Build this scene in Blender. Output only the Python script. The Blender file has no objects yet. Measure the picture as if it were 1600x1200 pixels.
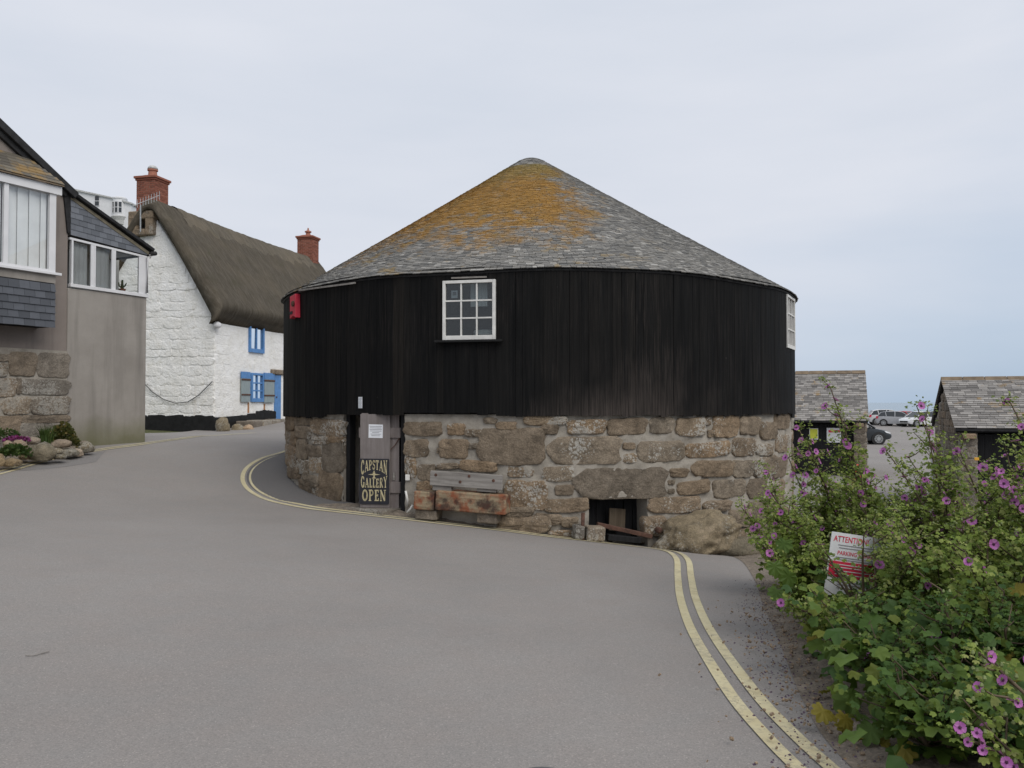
import bpy, bmesh, math, random
import numpy as np
from mathutils import Vector, Matrix, Euler, noise as mnoise

random.seed(11)
rng = np.random.default_rng(11)
sc = bpy.context.scene
col = sc.collection

# ------------------------------------------------------------------ camera
F = 1294.0                       # focal length in pixels of a 1600 px wide frame
EYE = 1.6
PITCH = math.atan(29 / F)
cam_d = bpy.data.cameras.new('camera'); cam = bpy.data.objects.new('camera', cam_d); col.objects.link(cam)
cam_d.sensor_width = 36; cam_d.lens = F / 1600 * 36
cam_d.clip_start = 0.05; cam_d.clip_end = 60000
cam.location = (0, 0, EYE); cam.rotation_euler = (math.pi / 2 + PITCH, 0, 0)
sc.camera = cam

# ------------------------------------------------------------------ sky, sun, exposure
SUN_EL, SUN_AZ = math.radians(45), math.radians(142)     # azimuth clockwise from +Y
w = bpy.data.worlds.new('World'); sc.world = w; w.use_nodes = True
nt = w.node_tree; nt.nodes.clear()
def wn(t, **k):
    n = nt.nodes.new(t)
    for a, b in k.items(): setattr(n, a, b)
    return n
out = wn('ShaderNodeOutputWorld'); bg = wn('ShaderNodeBackground'); nt.links.new(bg.outputs[0], out.inputs[0])
sky = wn('ShaderNodeTexSky', sky_type='NISHITA'); sky.sun_disc = False
sky.sun_elevation = SUN_EL; sky.sun_rotation = SUN_AZ; sky.air_density = 1.0; sky.dust_density = 2.0
sk = wn('ShaderNodeMix', data_type='RGBA', blend_type='MULTIPLY'); sk.inputs[0].default_value = 1.0
nt.links.new(sky.outputs[0], sk.inputs[6]); sk.inputs[7].default_value = (0.055, 0.055, 0.055, 1)
tc = wn('ShaderNodeTexCoord')
mp = wn('ShaderNodeMapping'); mp.inputs['Scale'].default_value = (1.0, 1.0, 4.5); nt.links.new(tc.outputs['Generated'], mp.inputs[0])
n1 = wn('ShaderNodeTexNoise'); n1.inputs['Scale'].default_value = 1.7; n1.inputs['Detail'].default_value = 5; n1.inputs['Roughness'].default_value = .5
nt.links.new(mp.outputs[0], n1.inputs['Vector'])
sep = wn('ShaderNodeSeparateXYZ'); nt.links.new(tc.outputs['Generated'], sep.inputs[0])
# cloud cover: closed overhead, thinner near the horizon on the seaward side
el = wn('ShaderNodeMapRange'); nt.links.new(sep.outputs['Z'], el.inputs[0])
el.inputs[1].default_value = 0.0; el.inputs[2].default_value = 0.30; el.inputs[3].default_value = -0.02; el.inputs[4].default_value = 0.80
sx = wn('ShaderNodeMapRange'); nt.links.new(sep.outputs['X'], sx.inputs[0])
sx.inputs[1].default_value = -0.05; sx.inputs[2].default_value = 0.5; sx.inputs[3].default_value = 0.60; sx.inputs[4].default_value = 0.0
a1 = wn('ShaderNodeMath', operation='ADD'); nt.links.new(el.outputs[0], a1.inputs[0]); nt.links.new(sx.outputs[0], a1.inputs[1])
a2 = wn('ShaderNodeMath', operation='MULTIPLY_ADD'); nt.links.new(n1.outputs[0], a2.inputs[0]); a2.inputs[1].default_value = 0.9; nt.links.new(a1.outputs[0], a2.inputs[2])
cl = wn('ShaderNodeMapRange'); nt.links.new(a2.outputs[0], cl.inputs[0])
cl.inputs[1].default_value = 0.45; cl.inputs[2].default_value = 1.25; cl.inputs[3].default_value = 0.08; cl.inputs[4].default_value = 1.0
blue = wn('ShaderNodeMix', data_type='RGBA'); blue.inputs[0].default_value = 0.75
nt.links.new(sk.outputs[2], blue.inputs[6]); blue.inputs[7].default_value = (0.385, 0.50, 0.65, 1)
n2 = wn('ShaderNodeTexNoise'); n2.inputs['Scale'].default_value = 2.4; n2.inputs['Detail'].default_value = 6
nt.links.new(mp.outputs[0], n2.inputs['Vector'])
cr = wn('ShaderNodeValToRGB'); nt.links.new(n2.outputs[0], cr.inputs[0])
cr.color_ramp.elements[0].position = .3; cr.color_ramp.elements[0].color = (0.515, 0.552, 0.622, 1)
cr.color_ramp.elements[1].position = .7; cr.color_ramp.elements[1].color = (0.578, 0.602, 0.661, 1)
mx = wn('ShaderNodeMix', data_type='RGBA'); nt.links.new(cl.outputs[0], mx.inputs[0])
nt.links.new(blue.outputs[2], mx.inputs[6]); nt.links.new(cr.outputs[0], mx.inputs[7])
nt.links.new(mx.outputs[2], bg.inputs[0]); bg.inputs[1].default_value = 1.0

sd = bpy.data.lights.new('sun', 'SUN'); sd.energy = 1.5; sd.angle = math.radians(45); sd.color = (1.0, 0.95, 0.88)
so = bpy.data.objects.new('sun', sd); col.objects.link(so); so.location = (0, -10, 30)
sdir = Vector((math.sin(SUN_AZ) * math.cos(SUN_EL), math.cos(SUN_AZ) * math.cos(SUN_EL), math.sin(SUN_EL)))
so.rotation_euler = sdir.to_track_quat('Z', 'Y').to_euler()

sc.view_settings.view_transform = 'Standard'; sc.view_settings.look = 'None'
sc.view_settings.exposure = 0.35; sc.view_settings.gamma = 1.0; sc.view_settings.use_curve_mapping = False
sc.render.engine = 'CYCLES'
sc.cycles.max_bounces = 6; sc.cycles.transparent_max_bounces = 12
sc.cycles.caustics_reflective = False; sc.cycles.caustics_refractive = False

# ------------------------------------------------------------------ measuring helpers
EYEV = Vector((0, 0, EYE))
def ray(px, py):
    u = (px - 800) / F; v = (600 - py) / F
    c, s = math.cos(PITCH), math.sin(PITCH)
    return Vector((u, c - v * s, s + v * c))
def at(px, py, d):
    r = ray(px, py); return EYEV + r * (d / r.y)
def on_plane(px, py, P, n):
    r = ray(px, py); return EYEV + r * ((P - EYEV).dot(n) / r.dot(n))
def project(p):
    d = Vector(p) - EYEV; c, s = math.cos(PITCH), math.sin(PITCH)
    f = d.y * c + d.z * s; v = -d.y * s + d.z * c
    return 800 + F * d.x / f, 600 - F * v / f, f

# ------------------------------------------------------------------ the lie of the land (heights relative to the eye)
GP = np.array([
 (0,0,-1.6),(0,-15,-1.6),(3,3,-1.62),(-3,3,-1.58),(-6,8,-1.36),(-2,8,-1.62),(1,8,-1.86),(1.6,4.3,-1.66),
 (2,9,-1.99),(2.35,11.8,-2.12),(.48,12.5,-1.96),(1.96,12.7,-2.19),(3.67,13.58,-2.42),(-2.77,13.6,-1.66),
 (-3.87,14,-1.66),(-3.4,14.5,-1.56),(-5,15.7,-1.33),(-5.03,18.2,-1.07),(-8.35,13.5,-1.16),(-8.1,16,-.97),(-7.96,18,-.86),
 (-10.8,30,-1.02),(-9.5,34,-.72),(-8.3,22.8,-.9),(-5.5,25,-.95),(4.5,9,-2.1),(7,14,-2.45),(10,20,-2.5),(14,30,-2.5),(20,52,-2.47),(38,87,-2.42),
 (40,60,-2.4),(60,100,-2.4),(20,100,-2.4),(5,60,-2.2),(-5,60,-1.2),(-30,30,-.5),(-30,0,-1.1),(-30,-15,-1.4),(30,-15,-1.9),
 (30,10,-2.35),(-30,60,0),(-20,100,1),(60,0,-2.2),(0,25,-2.0),(6,5,-1.8)], float)
def _tps(P):
    n = len(P); d = np.hypot(P[:, None, 0] - P[None, :, 0], P[:, None, 1] - P[None, :, 1])
    K = np.where(d > 0, d * d * np.log(np.maximum(d, 1e-9)), 0) + np.eye(n) * 0.15
    A = np.zeros((n + 3, n + 3)); A[:n, :n] = K; A[:n, n] = 1; A[:n, n + 1:] = P[:, :2]; A[n, :n] = 1; A[n + 1:, :n] = P[:, :2].T
    b = np.zeros(n + 3); b[:n] = P[:, 2]
    return np.linalg.solve(A, b)
GW = _tps(GP)
def Hn(x, y):
    x = np.asarray(x, float); y = np.asarray(y, float)
    X = np.clip(x, -45, 75); Y = np.clip(y, -18, 105)
    d = np.hypot(X[..., None] - GP[:, 0], Y[..., None] - GP[:, 1])
    K = np.where(d > 0, d * d * np.log(np.maximum(d, 1e-9)), 0)
    z = K @ GW[:len(GP)] + GW[-3] + GW[-2] * X + GW[-1] * Y + EYE
    # the hill behind the village, on the left
    t = np.clip((-x - 14 - 0.12 * np.maximum(0, 60 - y)) / 34, 0, 1) * np.clip((y - 42) / 40, 0, 1)
    z = z + 18.5 * t * t * (3 - 2 * t)
    # the sea wall: land ends beyond the car park
    s = np.clip((y - 101 - np.maximum(0, -x) * 2.0) / 10, 0, 1)
    return z - 14 * s * s * (3 - 2 * s)
def H(x, y): return float(Hn(x, y))
def ground_px(px, py):
    d = 6.0
    for _ in range(60):
        r = ray(px, py); p = EYEV + r * (d / r.y)
        g = H(p.x, p.y); tgt = (g - EYE) / (r.z / r.y)
        d = d + 0.5 * (tgt - d); d = min(max(d, 1.5), 80)
    r = ray(px, py); p = EYEV + r * (d / r.y); return Vector((p.x, p.y, H(p.x, p.y)))

# ------------------------------------------------------------------ object helpers
def tag(o, label=None, cat=None, group=None, kind=None):
    if label: o['label'] = label
    if cat: o['category'] = cat
    if group: o['group'] = group
    if kind: o['kind'] = kind
    return o
def empty(name, loc, label=None, cat=None, group=None, rotz=0):
    o = bpy.data.objects.new(name, None); col.objects.link(o); o.location = loc; o.rotation_euler = (0, 0, rotz)
    o.empty_display_size = .2
    return tag(o, label, cat, group)
def adopt(o, parent, world=True):
    o.parent = parent
    if world and parent is not None:
        o.matrix_parent_inverse = parent.matrix_basis.inverted() if parent.parent is None else (parent.parent.matrix_basis @ parent.matrix_parent_inverse @ parent.matrix_basis).inverted()
def link(name, me, mat=None, parent=None, world=True):
    o = bpy.data.objects.new(name, me); col.objects.link(o)
    if mat is not None and len(me.materials) == 0: me.materials.append(mat)
    if parent is not None: adopt(o, parent, world)
    return o
def copy_tree(root, loc, rotz=0, scale=1.0):
    r = root.copy(); col.objects.link(r); r.location = loc; r.rotation_euler = (0, 0, rotz); r.scale = (scale,) * 3
    for ch in list(root.children):
        c = ch.copy(); col.objects.link(c); c.parent = r
        for g in list(ch.children):
            d = g.copy(); col.objects.link(d); d.parent = c
    return r
class MB:
    def __init__(s): s.v = []; s.f = []; s.m = []
    def face(s, idx, m=0): s.f.append(tuple(idx)); s.m.append(m)
    def add(s, pts): i = len(s.v); s.v += [tuple(p) for p in pts]; return i
    def box(s, c, size, R=None, m=0, taper=1.0):
        x, y, z = [a / 2 for a in size]
        P = [Vector((sx * x * (taper if sz > 0 else 1), sy * y * (taper if sz > 0 else 1), sz * z)) for sz in (-1, 1) for sx, sy in ((-1, -1), (1, -1), (1, 1), (-1, 1))]
        if R is not None: P = [R @ p for p in P]
        i = s.add([p + Vector(c) for p in P])
        for q in ((3, 2, 1, 0), (4, 5, 6, 7), (0, 1, 5, 4), (1, 2, 6, 5), (2, 3, 7, 6), (3, 0, 4, 7)): s.face([i + k for k in q], m)
        return s
    def prism(s, pts, off, m=0):
        pts = [Vector(p) for p in pts]; off = Vector(off); n = len(pts)
        i = s.add(pts); j = s.add([p + off for p in pts])
        nrm = Vector((0, 0, 0))
        for k in range(n): nrm += (pts[k] - pts[0]).cross(pts[(k + 1) % n] - pts[0])
        if nrm.dot(off) > 0:
            s.face([i + k for k in reversed(range(n))], m); s.face([j + k for k in range(n)], m)
            for k in range(n): s.face([i + k, i + (k + 1) % n, j + (k + 1) % n, j + k], m)
        else:
            s.face([i + k for k in range(n)], m); s.face([j + k for k in reversed(range(n))], m)
            for k in range(n): s.face([i + (k + 1) % n, i + k, j + k, j + (k + 1) % n], m)
        return s
    def tube(s, pts, r, seg=6, m=0, r2=None, caps=True):
        pts = [Vector(p) for p in pts]; n = len(pts); base = len(s.v); r2 = r if r2 is None else r2
        for k, p in enumerate(pts):
            t = (pts[min(k + 1, n - 1)] - pts[max(k - 1, 0)]).normalized()
            a = t.cross(Vector((0, 0, 1)));
            if a.length < .05: a = t.cross(Vector((0, 1, 0)))
            a.normalize(); b = t.cross(a); rr = r + (r2 - r) * k / max(1, n - 1)
            s.add([p + (a * math.cos(2 * math.pi * q / seg) + b * math.sin(2 * math.pi * q / seg)) * rr for q in range(seg)])
        for k in range(n - 1):
            for q in range(seg):
                s.face([base + k * seg + q, base + k * seg + (q + 1) % seg, base + (k + 1) * seg + (q + 1) % seg, base + (k + 1) * seg + q], m)
        if caps:
            s.face([base + q for q in reversed(range(seg))], m); s.face([base + (n - 1) * seg + q for q in range(seg)], m)
        return s
    def lathe(s, c, prof, seg=20, m=0, axis=None):
        c = Vector(c); base = len(s.v); R = axis or Matrix.Identity(3)
        for (r, z) in prof:
            s.add([c + R @ Vector((r * math.cos(2 * math.pi * q / seg), r * math.sin(2 * math.pi * q / seg), z)) for q in range(seg)])
        for k in range(len(prof) - 1):
            for q in range(seg):
                s.face([base + k * seg + q, base + k * seg + (q + 1) % seg, base + (k + 1) * seg + (q + 1) % seg, base + (k + 1) * seg + q], m)
        s.face([base + q for q in reversed(range(seg))], m); s.face([base + (len(prof) - 1) * seg + q for q in range(seg)], m)
        return s
    def mesh(s, name, mats, smooth=False):
        me = bpy.data.meshes.new(name); me.from_pydata(s.v, [], s.f)
        for m in (mats if isinstance(mats, (list, tuple)) else [mats]): me.materials.append(m)
        if any(s.m): me.polygons.foreach_set('material_index', s.m)
        if smooth: me.polygons.foreach_set('use_smooth', [True] * len(s.f))
        me.update(); return me
    def build(s, name, mats, parent=None, smooth=False, bevel=0, world=True):
        o = link(name, s.mesh(name, mats, smooth), None, parent, world)
        if bevel:
            b = o.modifiers.new('bevel', 'BEVEL'); b.width = bevel; b.segments = 2; b.limit_method = 'ANGLE'
        return o
def mesh_np(name, V, Fc, mats, smooth=False, mi=None):
    me = bpy.data.meshes.new(name); nv = len(V); k = Fc.shape[1]
    me.vertices.add(nv); me.vertices.foreach_set('co', np.ascontiguousarray(V, dtype=np.float32).ravel())
    me.loops.add(Fc.size); me.loops.foreach_set('vertex_index', np.ascontiguousarray(Fc, dtype=np.int32).ravel())
    me.polygons.add(len(Fc)); me.polygons.foreach_set('loop_start', np.arange(0, Fc.size, k, dtype=np.int32))
    me.polygons.foreach_set('loop_total', np.full(len(Fc), k, dtype=np.int32))
    for m in (mats if isinstance(mats, (list, tuple)) else [mats]): me.materials.append(m)
    if mi is not None: me.polygons.foreach_set('material_index', np.asarray(mi, dtype=np.int32))
    me.update(calc_edges=True); me.validate()
    if smooth: me.polygons.foreach_set('use_smooth', np.ones(len(me.polygons), dtype=bool))
    return me
def basis(right, normal, up):      # columns: x right, y normal (outward), z up
    return Matrix((right, normal, up)).transposed()
def grid_sheet(name, xs, ys, dz, mat, bumpy=0.0):
    X, Y = np.meshgrid(xs, ys); Z = Hn(X, Y) + dz
    if bumpy: Z = Z + rng.normal(0, bumpy, Z.shape)
    V = np.stack([X, Y, Z], -1).reshape(-1, 3); ny, nx = X.shape
    i = np.arange(ny - 1)[:, None] * nx + np.arange(nx - 1)[None]
    Fc = np.stack([i, i + 1, i + nx + 1, i + nx], -1).reshape(-1, 4)
    return mesh_np(name, V, Fc, mat, True)
def resample(pts, step):
    P = np.array([(p[0], p[1]) for p in pts], float)
    # Catmull-Rom
    Q = []
    n = len(P)
    for k in range(n - 1):
        p0, p1, p2, p3 = P[max(k - 1, 0)], P[k], P[k + 1], P[min(k + 2, n - 1)]
        m = max(2, int(np.linalg.norm(p2 - p1) / step) + 1)
        for t in np.arange(m) / m:
            Q.append(0.5 * ((2 * p1) + (-p0 + p2) * t + (2 * p0 - 5 * p1 + 4 * p2 - p3) * t * t + (-p0 + 3 * p1 - 3 * p2 + p3) * t ** 3))
    Q.append(P[-1]); return np.array(Q)
def strip_mesh(name, line, o0, o1, dz, mat, cols=2):
    """A painted or laid strip following the ground, between side offsets o0..o1 (to the right of travel)."""
    T = np.gradient(line, axis=0); T /= np.linalg.norm(T, axis=1)[:, None]
    N = np.stack([T[:, 1], -T[:, 0]], -1); V = []
    for c in np.linspace(0, 1, cols + 1):
        off = o0 + (o1 - o0) * c
        off = off[:, None] if isinstance(off, np.ndarray) else off
        p = line + N * off; V.append(np.column_stack([p, Hn(p[:, 0], p[:, 1]) + dz]))
    V = np.stack(V, 1); n, m, _ = V.shape
    i = np.arange(n - 1)[:, None] * m + np.arange(m - 1)[None]
    Fc = np.stack([i, i + 1, i + m + 1, i + m], -1).reshape(-1, 4)
    return mesh_np(name, V.reshape(-1, 3), Fc, mat, True)
def ruled(name, A, B, cols, dz, mat, n=60, bumpy=0.0):
    A = resample(A, .2); B = resample(B, .2)
    def re(P): 
        s = np.r_[0, np.cumsum(np.linalg.norm(np.diff(P, axis=0), axis=1))]; t = np.linspace(0, s[-1], n)
        return np.column_stack([np.interp(t, s, P[:, 0]), np.interp(t, s, P[:, 1])])
    A, B = re(A), re(B); V = []
    for c in np.linspace(0, 1, cols + 1):
        p = A + (B - A) * c
        z = Hn(p[:, 0], p[:, 1]) + (dz(c) if callable(dz) else dz)
        if bumpy and 0 < c < 1: z = z + rng.normal(0, bumpy, len(z))
        V.append(np.column_stack([p, z]))
    V = np.stack(V, 1); k, m, _ = V.shape
    i = np.arange(k - 1)[:, None] * m + np.arange(m - 1)[None]
    Fc = np.stack([i, i + 1, i + m + 1, i + m], -1).reshape(-1, 4)
    me = mesh_np(name, V.reshape(-1, 3), Fc, mat, True)
    if me.polygons[0].normal.z < 0: me.flip_normals()
    return me

# ------------------------------------------------------------------ materials
class NT:
    def __init__(s, name):
        s.mat = bpy.data.materials.new(name); s.mat.use_nodes = True; s.t = s.mat.node_tree; s.t.nodes.clear()
        s.out = s.n('ShaderNodeOutputMaterial'); s.p = s.n('ShaderNodeBsdfPrincipled'); s.l(s.p.outputs[0], s.out.inputs[0])
    def n(s, t, **k):
        x = s.t.nodes.new(t)
        for a, b in k.items(): setattr(x, a, b)
        return x
    def l(s, a, b): s.t.links.new(a, b)
    def put(s, sock, v):
        if hasattr(v, 'is_output'): s.l(v, sock)
        elif isinstance(v, (tuple, list)) and len(v) == 3 and sock.type == 'RGBA': sock.default_value = (*v, 1)
        else: sock.default_value = v
    def pos(s, scale=(1, 1, 1), obj=False, loc=(0, 0, 0)):
        if obj: o = s.n('ShaderNodeTexCoord').outputs['Object']
        else: o = s.n('ShaderNodeNewGeometry').outputs['Position']
        m = s.n('ShaderNodeMapping'); s.l(o, m.inputs[0]); m.inputs['Scale'].default_value = scale; m.inputs['Location'].default_value = loc
        return m.outputs[0]
    def noise(s, vec, scale, detail=4, rough=.55, dist=0):
        x = s.n('ShaderNodeTexNoise'); s.l(vec, x.inputs['Vector']); x.inputs['Scale'].default_value = scale
        x.inputs['Detail'].default_value = detail; x.inputs['Roughness'].default_value = rough; x.inputs['Distortion'].default_value = dist
        return x.outputs['Fac']
    def vor(s, vec, scale, feature='F1', out='Distance', rnd=1.0):
        x = s.n('ShaderNodeTexVoronoi', feature=feature); s.l(vec, x.inputs['Vector']); x.inputs['Scale'].default_value = scale
        x.inputs['Randomness'].default_value = rnd
        return x.outputs[out]
    def math(s, op, a, b=0.0, c=0.0, clamp=False):
        x = s.n('ShaderNodeMath', operation=op, use_clamp=clamp); s.put(x.inputs[0], a); s.put(x.inputs[1], b); s.put(x.inputs[2], c); return x.outputs[0]
    def rng(s, v, a, b, c=0.0, d=1.0):
        x = s.n('ShaderNodeMapRange'); s.put(x.inputs[0], v)
        for i, q in enumerate((a, b, c, d)): x.inputs[i + 1].default_value = q
        return x.outputs[0]
    def mix(s, f, a, b, mode='MIX'):
        x = s.n('ShaderNodeMix', data_type='RGBA', blend_type=mode); s.put(x.inputs[0], f); s.put(x.inputs[6], a); s.put(x.inputs[7], b); return x.outputs[2]
    def ramp(s, f, stops):
        x = s.n('ShaderNodeValToRGB'); s.put(x.inputs[0], f); e = x.color_ramp.elements
        while len(e) < len(stops): e.new(0.5)
        for k, (p, c) in enumerate(stops): e[k].position = p; e[k].color = (*c, 1)
        return x.outputs[0]
    def rand(s): return s.n('ShaderNodeObjectInfo').outputs['Random']
    def island(s): return s.n('ShaderNodeNewGeometry').outputs['Random Per Island']
    def xyz(s, v):
        x = s.n('ShaderNodeSeparateXYZ'); s.l(v, x.inputs[0]); return x.outputs
    def bump(s, h, strength=.3, dist=.02):
        b = s.n('ShaderNodeBump'); b.inputs['Strength'].default_value = strength; b.inputs['Distance'].default_value = dist; s.l(h, b.inputs['Height']); s.l(b.outputs[0], s.p.inputs['Normal'])
    def fin(s, color, rough=.8, metal=0.0, spec=.5):
        s.put(s.p.inputs['Base Color'], color); s.put(s.p.inputs['Roughness'], rough); s.put(s.p.inputs['Metallic'], metal); s.put(s.p.inputs['Specular IOR Level'], spec)
        return s.mat
def plain(name, c, rough=.6, var=.15, scale=6, bump=.1, bscale=40, metal=0.0, spec=.5, stretch=(1, 1, 1), rnd=0.0):
    t = NT(name); v = t.pos(stretch); f = t.noise(v, scale)
    a = tuple(x * (1 - var) for x in c); b = tuple(min(1, x * (1 + var)) for x in c)
    k = t.ramp(f, [(.3, a), (.7, b)])
    if rnd: k = t.mix(1.0, k, t.ramp(t.rand(), [(0, (1 - rnd,) * 3), (1, (1.0,) * 3)]), 'MULTIPLY')
    if bump: t.bump(t.noise(v, bscale), bump, .01)
    return t.fin(k, rough, metal, spec)

def m_asphalt(name, base, patch=0.0):
    t = NT(name); v = t.pos()
    big = t.noise(v, .35, 4); mid = t.noise(v, 3.0, 5)
    k = t.ramp(big, [(.3, tuple(c * .90 for c in base)), (.7, tuple(c * 1.10 for c in base))])
    k = t.mix(t.rng(mid, .35, .7, 0, .35), k, tuple(c * q for c, q in zip(base, (1.08, 1.0, .96))))
    agg = t.vor(v, 150, out='Color'); aggv = t.xyz(agg)[0]
    k = t.mix(.42, k, t.ramp(aggv, [(0, (.55, .55, .55)), (.5, (.95, .95, .95)), (.95, (1.15, 1.12, 1.1)), (1, (1.9, 1.85, 1.8))]), 'MULTIPLY')
    st = t.noise(v, 9, 6, .7); k = t.mix(t.rng(t.noise(v, 1.1, 5, .6), .56, .72, 0, .22), k, tuple(c * q for c, q in zip(base, (.80, .76, .76)))); k = t.mix(t.rng(st, .64, .78, 0, .5), k, tuple(c * .45 for c in base))
    t.bump(t.math('ADD', t.vor(v, 150), t.noise(v, 260, 3)), .5, .004)
    return t.fin(k, .88, 0, .35)
MAT = {}
MAT['asphalt'] = m_asphalt('asphalt', (.255, .240, .226))
MAT['asphalt_dark'] = m_asphalt('asphalt_dark', (.13, .126, .124))
MAT['asphalt_patch'] = m_asphalt('asphalt_patch', (.21, .202, .196))
def m_paint():
    t = NT('yellow_paint'); v = t.pos()
    k = t.ramp(t.noise(v, 4, 5), [(.3, (.50, .435, .26)), (.7, (.585, .53, .345))])
    wear = t.noise(v, 26, 6, .7); speck = t.noise(v, 120, 2)
    big = t.noise(v, .9, 3)
    f = t.math('ADD', t.rng(wear, .46, .68), t.rng(big, .42, .75, -.35, .55)); f = t.math('MULTIPLY', f, t.rng(speck, .3, .6), clamp=True)
    k = t.mix(f, k, (.20, .185, .17))
    t.bump(t.noise(v, 160, 3), .35, .004); return t.fin(k, .8, 0, .3)
MAT['paint'] = m_paint()
def m_soil(name, a, b, c):
    t = NT(name); v = t.pos(); k = t.ramp(t.noise(v, 6, 6, .65), [(.25, a), (.5, b), (.75, c)])
    k = t.mix(.5, k, t.ramp(t.xyz(t.vor(v, 60, out='Color'))[0], [(0, (.5, .5, .5)), (1, (1.4, 1.35, 1.3))]), 'MULTIPLY')
    t.bump(t.noise(v, 45, 6, .7), .7, .02); return t.fin(k, .95, 0, .2)
MAT['soil'] = m_soil('soil', (.035, .025, .017), (.065, .047, .033), (.10, .076, .055))
MAT['sand'] = m_soil('sandy_grit', (.15, .125, .10), (.215, .183, .148), (.28, .24, .195))
MAT['earth'] = m_soil('earth', (.06, .07, .03), (.09, .10, .045), (.13, .12, .07))
def m_stone(name, cols, lichen=.5, rscale=1.0):
    t = NT(name); v = t.pos(); r = t.rand()
    k = t.ramp(t.noise(v, 5, 6, .7), [(.25, cols[0]), (.5, cols[1]), (.78, cols[2])])
    k = t.mix(1.0, k, t.ramp(r, [(0, (.80, .80, .80)), (.2, (1.0, .90, .78)), (.4, (1.05, 1.05, 1.03)), (.6, (1.2, 1.02, .82)), (.8, (.86, .86, .85)), (1, (1.25, 1.12, .95))]), 'MULTIPLY')
    # grain of the granite
    g = t.xyz(t.vor(v, 110, out='Color'))[0]
    k = t.mix(.6, k, t.ramp(g, [(0, (.6, .58, .56)), (.6, (1, 1, 1)), (1, (1.5, 1.45, 1.4))]), 'MULTIPLY')
    # dark weathering
    k = t.mix(t.rng(t.noise(v, 2.6, 5, .7), .5, .72, 0, .65), k, tuple(c * .42 for c in cols[0]))
    if lichen:
        # pale round lichen on some stones
        sp = t.math('MINIMUM', t.vor(v, 30), t.math('ADD', t.vor(v, 13), .04))
        area = t.rng(t.math('ADD', t.noise(v, 1.3, 2), t.math('MULTIPLY', r, .35)), .66, .90)
        spot = t.rng(t.math('SUBTRACT', sp, t.math('MULTIPLY', area, .62)), -.06, .03, 1, 0)
        brk = t.rng(t.noise(v, 70, 3), .34, .5)
        f = t.math('MULTIPLY', t.math('MULTIPLY', spot, brk), lichen, clamp=True)
        f = t.math('MULTIPLY', f, t.rng(area, 0, .25), clamp=True)
        k = t.mix(t.math('MULTIPLY', f, .8), k, (.46, .45, .41))
    t.bump(t.math('ADD', t.noise(v, 22, 8, .72), t.math('MULTIPLY', t.noise(v, 6, 3), 1.6)), .85, .035)
    return t.fin(k, .93, 0, .25)
MAT['granite'] = m_stone('granite', ((.125, .105, .082), (.22, .186, .146), (.315, .272, .218)), .9)
MAT['granite_grey'] = m_stone('granite_grey', ((.13, .115, .10), (.21, .19, .165), (.29, .265, .235)), .6)
MAT['boulder'] = m_stone('boulder', ((.13, .115, .085), (.21, .185, .135), (.28, .245, .19)), .5)
MAT['boulder_tan'] = m_stone('boulder_tan', ((.24, .19, .14), (.34, .28, .22), (.42, .36, .30)), .3)
def m_mortar(name, a, b, c):
    t = NT(name); v = t.pos(); k = t.ramp(t.noise(v, 3.5, 6, .65), [(.25, a), (.5, b), (.75, c)])
    k = t.mix(t.rng(t.noise(v, 1.1, 3), .55, .75, 0, .5), k, tuple(x * .6 for x in a))
    k = t.mix(t.rng(t.noise(v, 90, 2), .55, .75, 0, .35), k, (.12, .10, .08))
    t.bump(t.math('ADD', t.noise(v, 60, 5, .7), t.math('MULTIPLY', t.noise(v, 9, 3), 1.5)), .6, .02); return t.fin(k, .95, 0, .2)
MAT['mortar'] = m_mortar('mortar', (.25, .226, .19), (.34, .31, .265), (.42, .388, .34))
def m_board():
    t = NT('tarred_board'); v = t.pos((14, 14, .55)); p = t.pos(); r = t.rand()
    k = t.ramp(t.noise(v, 1.5, 5, .6), [(.3, (.0042, .0044, .0047)), (.7, (.0115, .0110, .0105))])
    k = t.mix(1.0, k, t.ramp(r, [(0, (.75, .78, .82)), (.7, (1.0, 1.0, 1.0)), (.94, (1.25, 1.2, 1.15)), (1, (1.9, 1.7, 1.5))]), 'MULTIPLY')
    z = t.xyz(p)[2]; x = t.xyz(p)[0]
    grain = t.noise(t.pos((55, 55, 1.6)), 1.0, 6, .7)
    patch = t.noise(t.pos((1.1, 1.1, .8), loc=(3.1, 0, .4)), 1.0, 3)
    # tar worn off the board feet, more so right of the middle
    low = t.math('MULTIPLY', t.rng(z, 1.35, 2.5, 1, 0), t.math('MULTIPLY', t.rng(x, -.2, 1.1), t.rng(x, 2.2, 3.6, 1, .25)))
    wf = t.math('MULTIPLY', t.rng(t.math('ADD', grain, t.math('MULTIPLY', low, .26)), .50, .86), t.rng(t.math('ADD', patch, t.math('MULTIPLY', low, .22)), .40, .75), clamp=True)
    k = t.mix(t.math('MULTIPLY', wf, .75), k, (.085, .070, .062))
    dots = t.math('MULTIPLY', t.rng(t.vor(t.pos((1, 1, .45)), 5.0), 0, .045, 1, 0), t.rng(t.noise(p, 7, 2), .55, .62))
    k = t.mix(t.math('MULTIPLY', dots, .6), k, (.22, .21, .19))
    t.bump(grain, .35, .008)
    return t.fin(k, t.rng(t.noise(v, 2), .3, .7, .62, .85), 0, .10)
MAT['board'] = m_board()
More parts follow.
